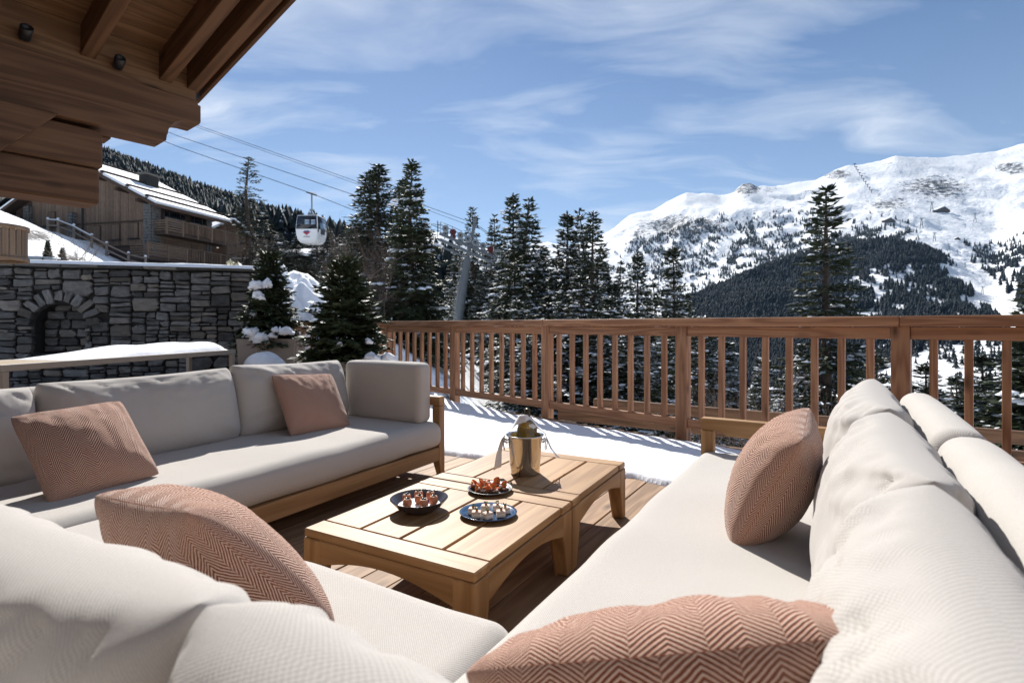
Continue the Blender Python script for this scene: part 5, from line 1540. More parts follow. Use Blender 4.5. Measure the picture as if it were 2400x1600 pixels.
for k, (dx, dy_, w_) in enumerate(st):
    p = fw(sb, sa_, TZ + .0075) + Vector((dx, dy_, 0))
    t = thing('salmon_toast', 'dark toast with smoked salmon, ' + w_, 'canape', p, rng.uniform(-.7, .7), 'salmon toasts on the dark plate')
    link('toast', toast, t, Matrix.Translation((0, 0, .006))); link('salmon', SM[k % 3], t, Matrix.Translation((0, 0, .009)) @ Matrix.Scale(1.35, 4)); link('cream', dab, t, Matrix.Translation((-.012, -.006, .020)))
    link('cress', cress, t, Matrix.Translation((.004, .004, .022)) @ Matrix.Scale(.6, 4))

# ------------------------------------------------------------------ champagne bucket
kp = fw(-1.296, 2.478, TZ + .001)
m, nt, b = new_mat('polished_steel')
setc(nt, b, 'Base Color', (.64, .64, .65)); setc(nt, b, 'Metallic', 1.0); setc(nt, b, 'Roughness', .13)
tcn = nd(nt, 'ShaderNodeTexCoord'); nn_ = nd(nt, 'ShaderNodeTexNoise', {'Vector': tcn.outputs['Object'], 'Scale': 9.0, 'Detail': 3.0}); bump(nt, b, nn_.outputs[0], .10, .01)
M_CHROME = m
t = thing('champagne_bucket', 'polished steel champagne bucket with ring handles on the farther coffee table', 'ice bucket', kp, R(4))
link('pail', lathe_me('pail', [(0, .004), (.069, .004), (.073, .0), (.076, .004), (.080, .05), (.0905, .19), (.0925, .193), (.099, .199), (.0995, .203), (.095, .204), (.0895, .198), (.078, .05), (.07, .012), (0, .012)], M_CHROME, 56), t)
for sx in (-1, 1):
    e = tube('handle_lug', [(sx * .090, 0, .172), (sx * .108, 0, .180), (sx * .110, 0, .168), (sx * .091, 0, .158)], .006, M_CHROME, t, 8)
    ring = [(sx * (.112 + .004 * math.cos(a)), .030 * math.sin(a), .150 + .030 * math.cos(a)) for a in np.linspace(0, 2 * math.pi, 21)]
    V, F = tube_np(ring, .0035, 6); link('ring_handle', np_mesh('ring_handle', V, [F], M_CHROME, True), t)
# bottle leaning away, its shoulder showing over the rim
m, nt, b = new_mat('amber_bottle_glass')
setc(nt, b, 'Base Color', (.30, .20, .04)); setc(nt, b, 'Roughness', .05); setc(nt, b, 'Transmission Weight', .6); setc(nt, b, 'IOR', 1.45); setc(nt, b, 'Coat Weight', .5)
M_BOTTLE = m
M_FOIL = plain('bronze_foil', (.10, .07, .035), .35, .7, .4, 120, .002)
M_LABEL = plain('paper_label', (.72, .70, .66), .7)
bo = thing('champagne_bottle', 'amber champagne bottle with dark foil leaning back in the steel bucket', 'bottle', kp + Vector((0, .0, .030)), R(4))
MB_ = Matrix.Translation((.004, -.03, 0)) @ Matrix.Rotation(R(-19), 4, 'X') @ Matrix.Rotation(R(3), 4, 'Y')
link('glass_body', lathe_me('glass_body', [(0, .004), (.038, 0), (.054, .006), (.055, .185), (.0535, .203), (.048, .222), (.038, .238), (.024, .250), (.0165, .262)], M_BOTTLE, 40), bo, MB_)
link('foil', lathe_me('foil', [(.0165, .25), (.0175, .275), (.018, .282), (.0158, .285), (.0165, .305), (.012, .312), (0, .314)], M_FOIL, 24), bo, MB_)
# oval neck label
V, F = [], []
for j in range(5):
    for k in range(13):
        u = -1 + 2 * k / 12; v = -1 + 2 * j / 4; ww = math.sqrt(max(0, 1 - v * v)) * .024 + .0005
        aa = math.radians(-58) + u * ww / .05
        zz_ = .214 + v * .013; rr = np.interp(zz_, [.185, .203, .222, .238], [.0557, .0542, .0488, .039])
        V.append((rr * math.cos(aa), rr * math.sin(aa), zz_))
F = [(j * 13 + k, j * 13 + k + 1, (j + 1) * 13 + k + 1, (j + 1) * 13 + k) for j in range(4) for k in range(12)]
link('label', np_mesh('label', V, [np.array(F)], M_LABEL, True), bo, MB_)
# napkin: draped behind the neck, its ends hanging outside the bucket
V, F = [], []
neck = (MB_ @ Vector((0, .014, .245)))
ctrl = [((-.125, -.035, .045), (-.165, -.05, .03)), ((-.122, -.008, .12), (-.152, -.03, .105)), ((-.104, .012, .188), (-.128, -.018, .176)), ((-.098, .03, .212), (-.102, -.02, .208)), ((-.06, .06, .236), (-.075, .0, .218)), ((-.022, .060, .296), (-.046, .028, .244)), ((0.004, .030, .300), (.004, .012, .266)), ((.030, .060, .296), (.054, .028, .244)), ((.07, .06, .236), (.085, .0, .218)), ((.104, .03, .212), (.108, -.02, .208)), ((.112, .02, .188), (.122, .06, .18)), ((.135, .02, .125), (.150, .06, .118)), ((.165, .02, .085), (.195, .055, .062))]
n = 40; m_ = 6
cu_ = np.linspace(0, len(ctrl) - 1, n + 1)
A_ = np.array([c[0] for c in ctrl]); B_ = np.array([c[1] for c in ctrl]); kk = np.arange(len(ctrl))
for s in cu_:
    pa_ = np.array([np.interp(s, kk, A_[:, d]) for d in range(3)]); pb_ = np.array([np.interp(s, kk, B_[:, d]) for d in range(3)])
    for j in range(m_ + 1):
        q = pa_ + (pb_ - pa_) * j / m_
        nz_ = mnoise.noise(Vector((s * 1.2, j * .35, 2.2))) * .006
        V.append((q[0] + nz_ * .3, q[1] + nz_, q[2] + nz_ * .6))
F = [(i * (m_ + 1) + j, (i + 1) * (m_ + 1) + j, (i + 1) * (m_ + 1) + j + 1, i * (m_ + 1) + j + 1) for i in range(n) for j in range(m_)]
o = link('napkin', np_mesh('napkin', V, [np.array(F)], M_LINEN, True)); o.location = kp; o.rotation_euler = (0, 0, R(4))
so = o.modifiers.new('cloth', 'SOLIDIFY'); so.thickness = .0015
tag(o, 'white napkin draped behind the bottle neck with both ends hanging out of the bucket', 'napkin')
# ------------------------------------------------------------------ the neighbouring chalet on the slope
C0 = Vector((-32.4, 48.0, 0))
AZ1 = R(14)
e1 = Vector((math.sin(AZ1), math.cos(AZ1), 0)); e2 = Vector((-math.cos(AZ1), math.sin(AZ1), 0))
hb = thing('big_chalet', 'large brown wooden chalet with snowy roof and balconies beyond the stone wall', 'chalet', (C0.x, C0.y, 0), math.atan2(e1.y, e1.x))
# local x = along the balcony side (away to the right), local y = along the gable side (to the left)
ZF = 4.5; EV = 12.35; RS = math.tan(R(26)); GW = 8.2; LX_ = 6.8
def zroof(y): return EV + y * RS
def boards(nm, y0, y1, z0, ztop, mat, n, xoff=-.03):
    for k in range(n):
        ya, yb2 = y0 + (y1 - y0) * k / n, y0 + (y1 - y0) * (k + 1) / n
        zt = min(ztop(ya), ztop(yb2))
        link(nm, box_me(round(zt - z0, 2), round(yb2 - ya - .02, 3), .06, .0, mat, nm), hb, Matrix.Translation((xoff - .002 * (k % 2) - .015 * ((k * 7) % 3 == 0), (ya + yb2) / 2, (z0 + zt) / 2)) @ Matrix.Rotation(R(90), 4, 'Y') @ Matrix.Rotation(R(90), 4, 'X') @ Matrix.Rotation(R(90), 4, 'X'))
link('wall', prism_me('wall', [(0.0, ZF), (0.0, EV - .1), (GW, zroof(GW) - .1), (2 * GW, EV - .1), (2 * GW, ZF)], 0, -LX_, W_CLADD), hb, Matrix.Rotation(R(90), 4, 'Z'))
boards('cladding_board', .85, 14.2, 8.4, lambda y: (zroof(y) if y < GW else zroof(2 * GW - y)) - .3, W_CLAD, 46)
for k in range(9):
    bar('cladding_board', (-.03, .8, 4.7 + k * .41), (-.03, 10.5, 4.7 + k * .41), .06, .39, W_CLADD, hb, b=0)
bar('belt_beam', (-.10, .8, 10.55), (-.10, 14.2, 10.55), .12, .13, W_CLADD, hb)
def pier(x, y, z0, z1, w=.85):
    p_ = block('stone_pier', (x, y, (z0 + z1) / 2), (w, w, z1 - z0), M_MORTAR, hb)
    n = int((z1 - z0) / .28)
    VV = []
    for k in range(n):
        zc = z0 + .28 * (k + .5); o_ = rng.uniform(-.2, .2) * w
        for face in range(2):
            for a, c in ((-w / 2, o_), (o_, w / 2)):
                L_ = c - a - .04
                bm = bmesh.new(); bmesh.ops.create_cube(bm, size=1)
                if face == 0: bmesh.ops.scale(bm, vec=(.12, L_, .24), verts=bm.verts); bmesh.ops.translate(bm, vec=(x - w / 2 - .02 - rng.uniform(0, .03), y + (a + c) / 2, zc), verts=bm.verts)
                else: bmesh.ops.scale(bm, vec=(L_, .12, .24), verts=bm.verts); bmesh.ops.translate(bm, vec=(x + (a + c) / 2, y - w / 2 - .02 - rng.uniform(0, .03), zc), verts=bm.verts)
                for v in bm.verts: v.co += Vector((rng.gauss(0, .015), rng.gauss(0, .015), rng.gauss(0, .015)))
                VV.append(bm)
    big = bmesh.new()
    for bm in VV:
        me_ = bpy.data.meshes.new('t'); bm.to_mesh(me_); bm.free(); big.from_mesh(me_); bpy.data.meshes.remove(me_)
    link('pier_stones', bm_mesh('pier_stones', big, M_STONE), p_, Matrix.Translation((-x, -y, -(z0 + z1) / 2)), kind='stuff')
pier(.32, .35, ZF, EV - .2)
pier(LX_ - .4, .3, ZF, EV - .2, .7)
pier(-.1, 9.0, 8.2, 11.6, .6)
pier(0, 14.5, 7.5, 12.6, .7)
tube('downpipe', [(-.16, 7.9, 7.5), (-.16, 7.9, 12.5)], .09, M_BLACK, hb, 8)
def shutter_window(y, z, w, h):
    f = link('window', box_me(.05, w + .16, h + .12, 0, W_CLADD, 'window'), hb, Matrix.Translation((-.085, y, z)))
    for s in (-1, 1):
        link('shutter', box_me(.05, w * .5 - .02, h, .01, W_CLAD, 'shutter'), f, Matrix.Translation((-.05, s * w * .25, 0)))
    link('sill', box_me(.22, w + .4, .08, .01, M_BLACK, 'sill'), f, Matrix.Translation((-.08, 0, -h / 2 - .09)))
for y, z in ((1.9, 9.7), (4.0, 9.65), (6.25, 9.6)): shutter_window(y, z, .85, 1.35)
for y, z in ((11.3, 8.95), (13.2, 8.75), (11.7, 11.2)): shutter_window(y, z, .85, 1.3)
for y in (2.4, 5.2): shutter_window(y, 5.9, 1.3, 1.9)
# balcony side (faces right/near): openings, balconies
def side(nm, x0, x1, z0, z1, yo, mat, th=.06, parent=hb):
    return link(nm, box_me(round(x1 - x0, 3), th, round(z1 - z0, 3), 0, mat, nm), parent, Matrix.Translation(((x0 + x1) / 2, yo, (z0 + z1) / 2)))
for k in range(10):
    side('cladding_board', .8, LX_ - .8, 7.05 + k * .27, 7.30 + k * .27, -.04 - .004 * (k % 2), W_CLAD)
for k in range(9):
    side('cladding_board', .8, LX_ - .8, 4.6 + k * .26, 4.84 + k * .26, -.04, W_CLADD)
for x0, x1 in ((1.1, 3.5), (4.0, 6.0)):
    f = side('window', x0, x1, 9.85, 11.75, -.07, W_CLADD)
    link('pane', box_me(x1 - x0 - .2, .03, 1.75, 0, M_GLASSD, 'pane'), f, Matrix.Translation((0, -.04, 0)))
    for q in (-.25, .25): link('mullion', box_me(.07, .05, 1.75, 0, W_CLADD, 'mullion'), f, Matrix.Translation((q * (x1 - x0), -.05, 0)))
for x0, x1 in ((1.2, 1.9), (2.0, 2.7), (4.2, 4.9), (5.0, 5.7)):
    side('shutter', x0, x1, 7.15, 9.0, -.10, W_CLAD)
def balcony(z, x0, x1, out, slats_from):
    f = link('balcony', box_me(x1 - x0, out, .28, 0, W_CLADD, 'balcony'), hb, Matrix.Translation(((x0 + x1) / 2, -out / 2 - .05, z - .14)))
    cx, cy = (x0 + x1) / 2, -out / 2 - .05
    def L(p): return (p[0] - cx, p[1] - cy, p[2] - (z - .14))
    yo = -out - .02
    n = int((x1 - x0) / 1.7)
    for k in range(n + 1):
        x = x0 + (x1 - x0) * k / n
        bar('railing_post', L((x, yo, z - .25)), L((x, yo, z + 1.12)), .15, .15, W_CLAD, f, up=(1, 0, 0))
    bar('handrail', L((x0 - .1, yo, z + 1.12)), L((x1 + .1, yo, z + 1.12)), .16, .1, W_CLAD, f)
    for k in range(n):
        a, c = x0 + (x1 - x0) * k / n + .09, x0 + (x1 - x0) * (k + 1) / n - .09
        if k < slats_from:
            for j in range(5): bar('rail_slat', L((a, yo, z + .12 + j * .21)), L((c, yo, z + .12 + j * .21)), .05, .12, W_CLAD, f, b=0)
        else:
            for j in range(9):
                x = a + (c - a) * (j + .5) / 9
                bar('rail_slat', L((x, yo, z + .05)), L((x, yo, z + 1.05)), .11, .05, W_CLAD, f, up=(1, 0, 0), b=0)
    for sx, x in ((0, x0), (1, x1)):
        for j in range(5): bar('rail_slat', L((x, -.1, z + .12 + j * .21)), L((x, yo, z + .12 + j * .21)), .05, .12, W_CLAD, f, b=0)
    return f
balcony(9.55, .1, LX_ + 1.8, 1.5, 1)
balcony(7.05, -2.2, LX_ + .9, 2.0, 2)
link('wing', box_me(4.2, 6.5, 5.0, 0, W_CLADD, 'wing'), hb, Matrix.Translation((LX_ + 2.1, 3.6, 5.4)))
pier(LX_ + 2.2, .25, ZF, 7.2, .6)
balcony(8.5, LX_ + .6, LX_ + 4.2, 1.4, 2)
# roof: slab and snow in courses held by snow poles
def roof_plane(nm, y0, y1, x0, x1, dz, th, mat, sgn=1, parent=hb):
    ang = math.atan(RS) * sgn
    L = math.hypot(y1 - y0, (y1 - y0) * RS)
    yc = (y0 + y1) / 2; zc = (zroof(yc) if sgn > 0 else zroof(2 * GW - yc)) + dz
    return link(nm, box_me(x1 - x0, round(L, 3), th, .02, mat, nm), parent, Matrix.Translation(((x0 + x1) / 2, yc, zc)) @ Matrix.Rotation(ang, 4, 'X'))
rf = roof_plane('roof', -1.55, GW, -1.0, LX_ + 1.1, 0, .28, W_CLADD)
rf2 = roof_plane('roof', GW, 2 * GW + 1.5, -1.0, LX_ + 1.1, 0, .28, W_CLADD, -1)
for k, (a, c) in enumerate(((-1.45, -.55), (-.2, 1.6), (2.0, 4.5), (4.9, 8.1))):
    s = roof_plane('roof_snow', a, c, -.92, LX_ + 1.0, .26 + .02 * (k % 2), .26, M_SNOW)
    bar('snow_pole', (-.9, c + .2, zroof(c + .2) + .42), (LX_ + 1.0, c + .2, zroof(c + .2) + .42), .22, .2, W_CLADD, hb)
roof_plane('roof_snow', GW + .1, 2 * GW + 1.3, -.92, LX_ + 1.0, .26, .26, M_SNOW, -1)
for y in (.3, 2.6, 5.2): bar('rafter_end', (-1.3, y, zroof(y) - .35), (.3, y, zroof(y) - .35), .25, .3, W_CLADD, hb)
cm = block('chimney', (3.8, 4.6, zroof(4.6) + .6), (1.4, .9, 1.3), M_MORTAR, hb)
block('chimney_cap', (0, 0, .74), (1.8, 1.2, .16), M_COPING, cm)
# porch with its own gable roof on the gable side
pr = link('porch', prism_me('porch', [(-2.2, 0), (0, 1.15), (2.2, 0), (2.0, -.12), (0, .92), (-2.0, -.12)], -3.4, 0, W_CLADD), hb, Matrix.Translation((-.05, 7.0, 7.6)) @ Matrix.Rotation(R(-90), 4, 'Z'))
for s in (-1, 1):
    link('porch_snow', box_me(3.5, 2.45, .14, .03, M_SNOW, 'porch_snow'), pr, Matrix.Translation((s * 1.10, -1.7, .68)) @ Matrix.Rotation(s * R(27.6), 4, 'Y') @ Matrix.Rotation(R(90), 4, 'Z'))
    bar('porch_post', (s * 1.8, -3.2, -2.2), (s * 1.8, -3.2, 0), .2, .2, W_CLAD, pr, up=(1, 0, 0))
# the terrace at the far left end
for k in range(3): bar('terrace_post', (-.8 - .0, 15.6 + k * 1.5, 7.5), (-.8, 15.6 + k * 1.5, 11.2), .22, .22, W_CLAD, hb, up=(1, 0, 0))
for z in (9.3, 9.75): bar('terrace_rail', (-.9, 14.9, z), (-.9, 19, z), .1, .16, W_CLAD, hb)
bar('terrace_beam', (-.8, 14.9, 11.4), (-.8, 19.5, 11.4), .3, .35, W_CLAD, hb)
link('wall', box_me(1.0, 5, 4, 0, W_CLADD, 'wall'), hb, Matrix.Translation((1.6, 17.3, 9.8)))

def small_house(label, x, y, d, w, dep, h, rh, az, mat, snow=.25, cat='house', nm='small_chalet', win=2):
    p = at(x, y, d)
    z0 = p.z - h
    t = thing(nm, label, cat, (p.x, d, z0), az)
    link('wall', prism_me('wall', [(-w / 2, -1.5), (-w / 2, h), (0, h + rh), (w / 2, h), (w / 2, -1.5)], -dep / 2, dep / 2, mat), t)
    a = math.atan2(rh, w / 2); L = math.hypot(w / 2, rh) * 1.18
    for s in (-1, 1):
        r_ = link('roof', box_me(L, dep * 1.2, .12, 0, W_CLADD, 'roof'), t, Matrix.Translation((s * w / 4 * 1.12, 0, h + rh / 2 - .06 + .07)) @ Matrix.Rotation(s * a, 4, 'Y'))
        link('roof_snow', box_me(L * .98, dep * 1.18, snow, .04, M_SNOW, 'roof_snow'), r_, Matrix.Translation((0, 0, .06 + snow / 2)))
    for k in range(win):
        link('window', box_me(w * .16, .06, h * .3, 0, M_GLASSD, 'window'), t, Matrix.Translation(((k - (win - 1) / 2) * w * .36, -dep / 2 - .03, h * .55)))
    return t
small_house('small snow-roofed chalet with an orange gable just right of the big chalet', 512, 553, 64, 4.6, 6, 2.2, 1.4, R(55), W_LOG)
small_house('small hut with two snowy roof slopes below the chalets, left of the gondola', 552, 592, 66, 3.2, 4, 1.8, 1.6, R(35), W_CLAD)
small_house('flat-looking brown hut with a thick snowy roof just under the gondola', 732, 606, 74, 4.2, 8, 2.2, .9, R(75), W_LOG, .4)
small_house('long snow-covered hut right of the hut under the gondola', 770, 612, 76, 3.5, 7, 1.6, .7, R(70), W_CLADD, .4)

# ------------------------------------------------------------------ pole fence climbing the bank
fp = [(112, 540, 46.0), (136, 541, 46.0), (173, 555, 46.0), (215, 578, 45.5), (250, 597, 45), (301, 621, 44.5), (341, 630, 44)]
base = [at(*a) for a in fp]
fc = thing('pole_fence', 'rustic round-pole fence with snowy rails descending the bank before the big chalet', 'fence', tuple(base[0]))
B0 = base[0]
for k, p in enumerate(base):
    q = p - B0
    ps = tube('post', [q + Vector((0, 0, -.4)), q + Vector((0, 0, 1.02))], [.10, .09], W_GREY, fc, 8)
    link('snow_cap', lathe_me('snow_cap', [(.11, 0), (.10, .08), (.05, .13), (0, .14)], M_SNOW, 8), ps, Matrix.Translation(q + Vector((0, 0, 1.0))))
    if k:
        a = base[k - 1] - B0
        for z in (.88, .42):
            rl = tube('rail', [a + Vector((0, -.08, z)), q + Vector((0, -.08, z))], .065, W_GREY, fc, 6)
            if k < 4 and z > .5: tube('rail_snow', [a + Vector((0, -.08, z + .06)), q + Vector((0, -.08, z + .06))], .055, M_SNOW, rl, 6)
# twin lanterns on one post behind the wall
lp_ = at(547, 622, 13.0); zg = ground1(lp_.x, 13.0)
lt = thing('street_lamp', 'twin yellowish glass lanterns on a dark arm behind the stone wall', 'lamp', (lp_.x, 13.0, zg - .3))
h0 = lp_.z - zg + .3
tube('pole', [(-.10, .05, 0), (-.10, .05, h0 + .12), (-.06, .05, h0 + .17), (.2, .0, h0 + .17)], .02, M_BLACK, lt, 8)
for x_, z_ in ((-.065, 0.03), (.125, -.035)):
    l_ = link('lantern', lathe_me('lantern', [(.045, -.12), (.095, .05), (.10, .055)], M_LAMPG, 6, False), lt, Matrix.Translation((x_, -.02, h0 + z_ - .03)))
    link('lantern_cap', lathe_me('lantern_cap', [(.115, .05), (.07, .10), (.02, .125), (.012, .16), (0, .165)], M_LAMPG, 6, False), l_)
    link('lantern_base', lathe_me('lantern_base', [(0, -.16), (.02, -.15), (.05, -.115), (0, -.113)], M_BLACK, 6, False), l_)
    for k in range(6):
        a = k * math.pi / 3
        tube('lantern_rib', [(.047 * math.cos(a), .047 * math.sin(a), -.12), (.099 * math.cos(a), .099 * math.sin(a), .055)], .005, M_BLACK, l_, 4)
# metal beam lying on brackets behind the wall top
d = 8.95
a, c = at(-80, 596, d), at(128, 602, d + .25)
mb = thing('metal_beam', 'pale grey metal beam on black brackets lying behind the left end of the stone wall', 'beam', (a.x, a.y, 2.06))
q = Vector((c.x - a.x, c.y - a.y, 0)); za = a.z - 2.06
bar('upper_profile', (0, .14, za + .035), (q.x - .04, q.y + .14, za - .02), .10, .022, M_WHITEP, mb)
bar('lower_profile', (0, 0, za - .02), (q.x, q.y, za - .065), .10, .075, M_GREYM, mb)
for f in (.42, .66, .88):
    p = q * f; zb = za - .02 - .045 * f
    bar('bracket', (p.x, p.y, -.03), (p.x, p.y, zb - .03), .03, .03, M_BLACK, mb, up=(1, 0, 0)); bar('bracket', (p.x - .07, p.y, .0), (p.x + .07, p.y, .0), .06, .03, M_BLACK, mb)
    bar('bracket', (p.x + .05, p.y - .06, -.03), (p.x + .02, p.y - .06, zb + .03), .012, .02, M_BLACK, mb, up=(1, 0, 0))

# ------------------------------------------------------------------ lift pylon
PD = 38.0
def atp(x, y, dd=0): return at(x, y, PD + dd)
pt, pb2 = atp(1112, 515), atp(1074, 745)
axis_ = (pt - pb2).normalized(); pbase = pb2 - axis_ * 6.0
py = thing('cable_car_pylon', 'leaning grey steel cable-car pylon with grey and red wheels among the spruces', 'pylon', tuple(pbase))
O = pbase
def lc_(x, y, dd=0): return atp(x, y, dd) - O
tube('shaft', [(0, 0, 0), lc_(1074, 745), lc_(1096, 605)], [.42, .36, .25], M_STEEL, py, 18)
bar('mast', lc_(1096, 606), lc_(1115, 512), .26, .22, M_STEEL, py, up=(1, 0, 0))
tube('mast_hook', [lc_(1113, 520), lc_(1117, 508), lc_(1120, 512), lc_(1118, 520)], .05, M_BLACK, py, 6)
for dd in (-1.3, 2.4):
    k = 1 if dd < 0 else 0
    yo = 0 if dd < 0 else 14
    arm = bar('sheave_beam', lc_(1030, 547 + yo, dd), lc_(1182, 612 + yo, dd), .14, .20, M_STEEL, py)
    for i in range(8):
        x = 1044 + i * 17.6; y = 535.5 + i * 8.1 + (yo - 2 if yo else 0)
        cpt = lc_(x, y, dd - .18)
        red = i in (1, 6)
        pr_ = [(.07, -.06), (.07, .06), (.10, .05), (.11, .03), (.17, .03), (.185, .055), (.215, .06), (.222, .04), (.205, 0), (.222, -.04), (.215, -.06), (.185, -.055), (.17, -.03), (.11, -.03), (.10, -.05), (.07, -.06)]
        s = link('sheave', lathe_me('sheave', pr_, M_REDW if red else M_GREYM, 24), py, Matrix.Translation(cpt) @ Matrix.Rotation(R(90), 4, 'X'))
        link('hub', lathe_me('hub', [(0, .08), (.05, .08), (.07, .06), (.07, -.06), (0, -.06)], M_BLACK if not red else M_REDW, 10), s)
        if red is False: link('tyre', lathe_me('tyre', [(.205, -.03), (.236, -.03), (.236, .03), (.205, .03)], M_WHITEP, 24), s)
        bar('hanger', lc_(x, y, dd), lc_(x - 2, y + 12, dd), .06, .10, M_STEEL, py, up=(0, 1, 0))
    # catwalk and guard rail
    bar('catwalk', lc_(1026, 560 + yo, dd - .6), lc_(1170, 622 + yo, dd - .6), .42, .06, M_STEEL, py)
    bar('catwalk_rail', lc_(1027, 561 + yo, dd - .75), lc_(1168, 621 + yo, dd - .75), .05, .14, M_STEEL, py)
bar('cross_beam', lc_(1100, 578, -1.5), lc_(1100, 585, 2.6), .28, .24, M_STEEL, py)
for x, y in ((1027, 520), (1033, 520), (1048, 526), (1060, 532)):
    tube('guard_post', [lc_(x, y + 24, -1.2), lc_(x, y, -1.2)], .02, M_STEEL, py, 5)
tube('guard_rail', [lc_(1029, 530, -1.2), lc_(1033, 520, -1.2), lc_(1060, 531, -1.2), lc_(1084, 543, -1.2)], .02, M_STEEL, py, 5)
tube('whip', [lc_(1026, 560, -1.2), lc_(1025, 517, -1.2)], .022, M_BLACK, py, 5)
# ladder
for s in (0, 4):
    tube('ladder_rail', [lc_(1058 + s, 745, -.5), lc_(1086 + s * .7, 585, -.5)], .02, M_STEEL, py, 5)
for k in range(34):
    f = k / 33; x = 1058 + 28 * f; y = 745 - 160 * f
    tube('ladder_rung', [lc_(x, y, -.5), lc_(x + 4 - 1.2 * f, y, -.5)], .012, M_STEEL, py, 4)

# ------------------------------------------------------------------ ropes and the gondola cabin
def rope(label, pts, r_=.026):
    P_ = [at(*p) for p in pts]
    c = []
    for i in range(len(P_) - 1):
        for k in range(12): c.append(P_[i].lerp(P_[i + 1], k / 12))
    c.append(P_[-1])
    V, F = tube_np(c, r_, 6)
    tag(link('lift_cable', np_mesh('lift_cable', V, [F], M_BLACK, True)), label, 'cable', 'cables of the gondola lift')
rope('lowest lift cable, the one carrying the gondola cabin', [(-300, 61, 50), (420, 345, 44), (729, 453, 42), (860, 505, 40.5), (1037, 528, 36.7), (1190, 600, 36.7), (1350, 690, 36)])
rope('lift cable running just above the one that carries the gondola', [(-300, 33, 54), (420, 320, 48), (866, 469, 43), (1037, 537, 40.4), (1190, 610, 40.4), (1350, 700, 39)])
rope('upper one of the close pair of lift cables at the top', [(-300, -10, 52), (460, 293, 46), (866, 436, 41), (1096, 518, 37.9), (1112, 523, 37.9), (1160, 556, 37), (1300, 640, 36)], .02)
rope('lower one of the close pair of lift cables at the top', [(-300, -7, 53), (456, 296, 46.5), (866, 442, 41.3), (1094, 526, 38.1), (1112, 526, 38.1), (1160, 561, 37.3), (1300, 646, 36.2)], .016)

GD = 42.0
gc = at(730, 572, GD)                       # floor centre
go = thing('gondola', 'white cable-car cabin with dark windows and a red and blue chevron badge', 'gondola', tuple(gc), R(-5))
px = GD / FPX
# cabin: stacked sections, half width w and half depth dp at height z, in cabin space
secs = [(0.0, .52, .50), (.05, .66, .62), (.30, .80, .74), (.62, .87, .80), (1.02, .905, .83), (1.06, .905, .83), (1.6, .875, .80), (2.08, .83, .75), (2.14, .80, .72)]
def ring_pts(w, dp, z, r_=.10, k=4):
    P_ = []
    for cx, cy, a0 in ((w - r_, dp - r_, 0), (-w + r_, dp - r_, 90), (-w + r_, -dp + r_, 180), (w - r_, -dp + r_, 270)):
        for i in range(k + 1):
            a = R(a0 + 90 * i / k); P_.append((cx + r_ * math.cos(a), cy + r_ * math.sin(a), z))
    return P_
rgs = [ring_pts(w, dp, z) for z, w, dp in secs]; n = len(rgs[0])
V = [p for r_ in rgs for p in r_]
F = [(i * n + k, i * n + (k + 1) % n, (i + 1) * n + (k + 1) % n, (i + 1) * n + k) for i in range(len(rgs) - 1) for k in range(n)]
V += [(0, 0, 0), (0, 0, 2.16)]
c0, c1 = len(V) - 2, len(V) - 1
T3 = [(k, c0, (k + 1) % n) for k in range(n)] + [((len(rgs) - 1) * n + k, (len(rgs) - 1) * n + (k + 1) % n, c1) for k in range(n)]
link('cabin_body', np_mesh('cabin_body', V, [np.array(F), np.array(T3)], M_WHITEP, False), go)
def pane(nm, face, z0, z1, inset, mat, off=.012, w0=-1.0, w1=1.0):
    """flat pane hugging the tilted side of the cabin between z0 and z1"""
    zs, ws, ds = zip(*secs)
    q = []
    for z in (z0, (z0 + z1) / 2, z1):
        w = np.interp(z, zs, ws); dp = np.interp(z, zs, ds)
        for u in (w0, w1):
            if face == 'front': q.append((u * (w - inset), -dp - off, z))
            else: q.append((w + off, u * (dp - inset), z))
    V = q + [tuple(np.array(p) + ((0, .02, 0) if face == 'front' else (-.02, 0, 0))) for p in q]
    F = [(0, 1, 3, 2), (2, 3, 5, 4), (6, 8, 9, 7), (8, 10, 11, 9), (0, 6, 7, 1), (4, 5, 11, 10), (0, 2, 8, 6), (2, 4, 10, 8), (1, 7, 9, 3), (3, 9, 11, 5)]
    return link(nm, np_mesh(nm, V, [np.array(F)], mat), go)
pane('window', 'front', 1.05, 2.08, .07, M_GLASSD)
pane('window', 'side', 1.05, 2.05, .06, M_GLASSD)
pane('pane', 'front', 1.40, 1.76, 0, M_GLASSL, .018, -.18, .26); pane('pane', 'front', 1.38, 1.76, 0, M_GLASSL, .018, .40, .80)
pane('pane', 'front', 1.71, 1.75, 0, M_WHITEP, .022, -.18, .26); pane('pane', 'front', 1.71, 1.75, 0, M_WHITEP, .022, .40, .80)
pane('pane', 'side', 1.1, 1.6, 0, M_GLASSL, .018, -.5, .7)
pane('door_seal', 'side', .80, 1.15, 0, M_BLACK, .02, -1.0, -.82)
# badge: blue chevron over a red one, and the word below
def chevron(nm, w, z, hgt, th, mat):
    pr_ = [(-w, z + hgt), (-w + th, z + hgt), (0, z + th * .9), (w - th, z + hgt), (w, z + hgt), (w, z + hgt - th * .35), (0, z - th * .4), (-w, z + hgt - th * .35)]
    zs, ws, ds = zip(*secs)
    V = []
    for off in (0, .012):
        for x, z_ in pr_: V.append((x, -np.interp(z_, zs, ds) - .006 - off, z_))
    k = len(pr_); bm = bmesh.new(); vs = [bm.verts.new(v) for v in V]
    bm.faces.new(vs[k:]); bm.faces.new(vs[:k][::-1])
    for i in range(k): bm.faces.new((vs[i], vs[(i + 1) % k], vs[k + (i + 1) % k], vs[k + i]))
    bmesh.ops.recalc_face_normals(bm, faces=bm.faces[:])
    link(nm, bm_mesh(nm, bm, mat), go)
chevron('badge', .30, .62, .22, .13, M_RED)
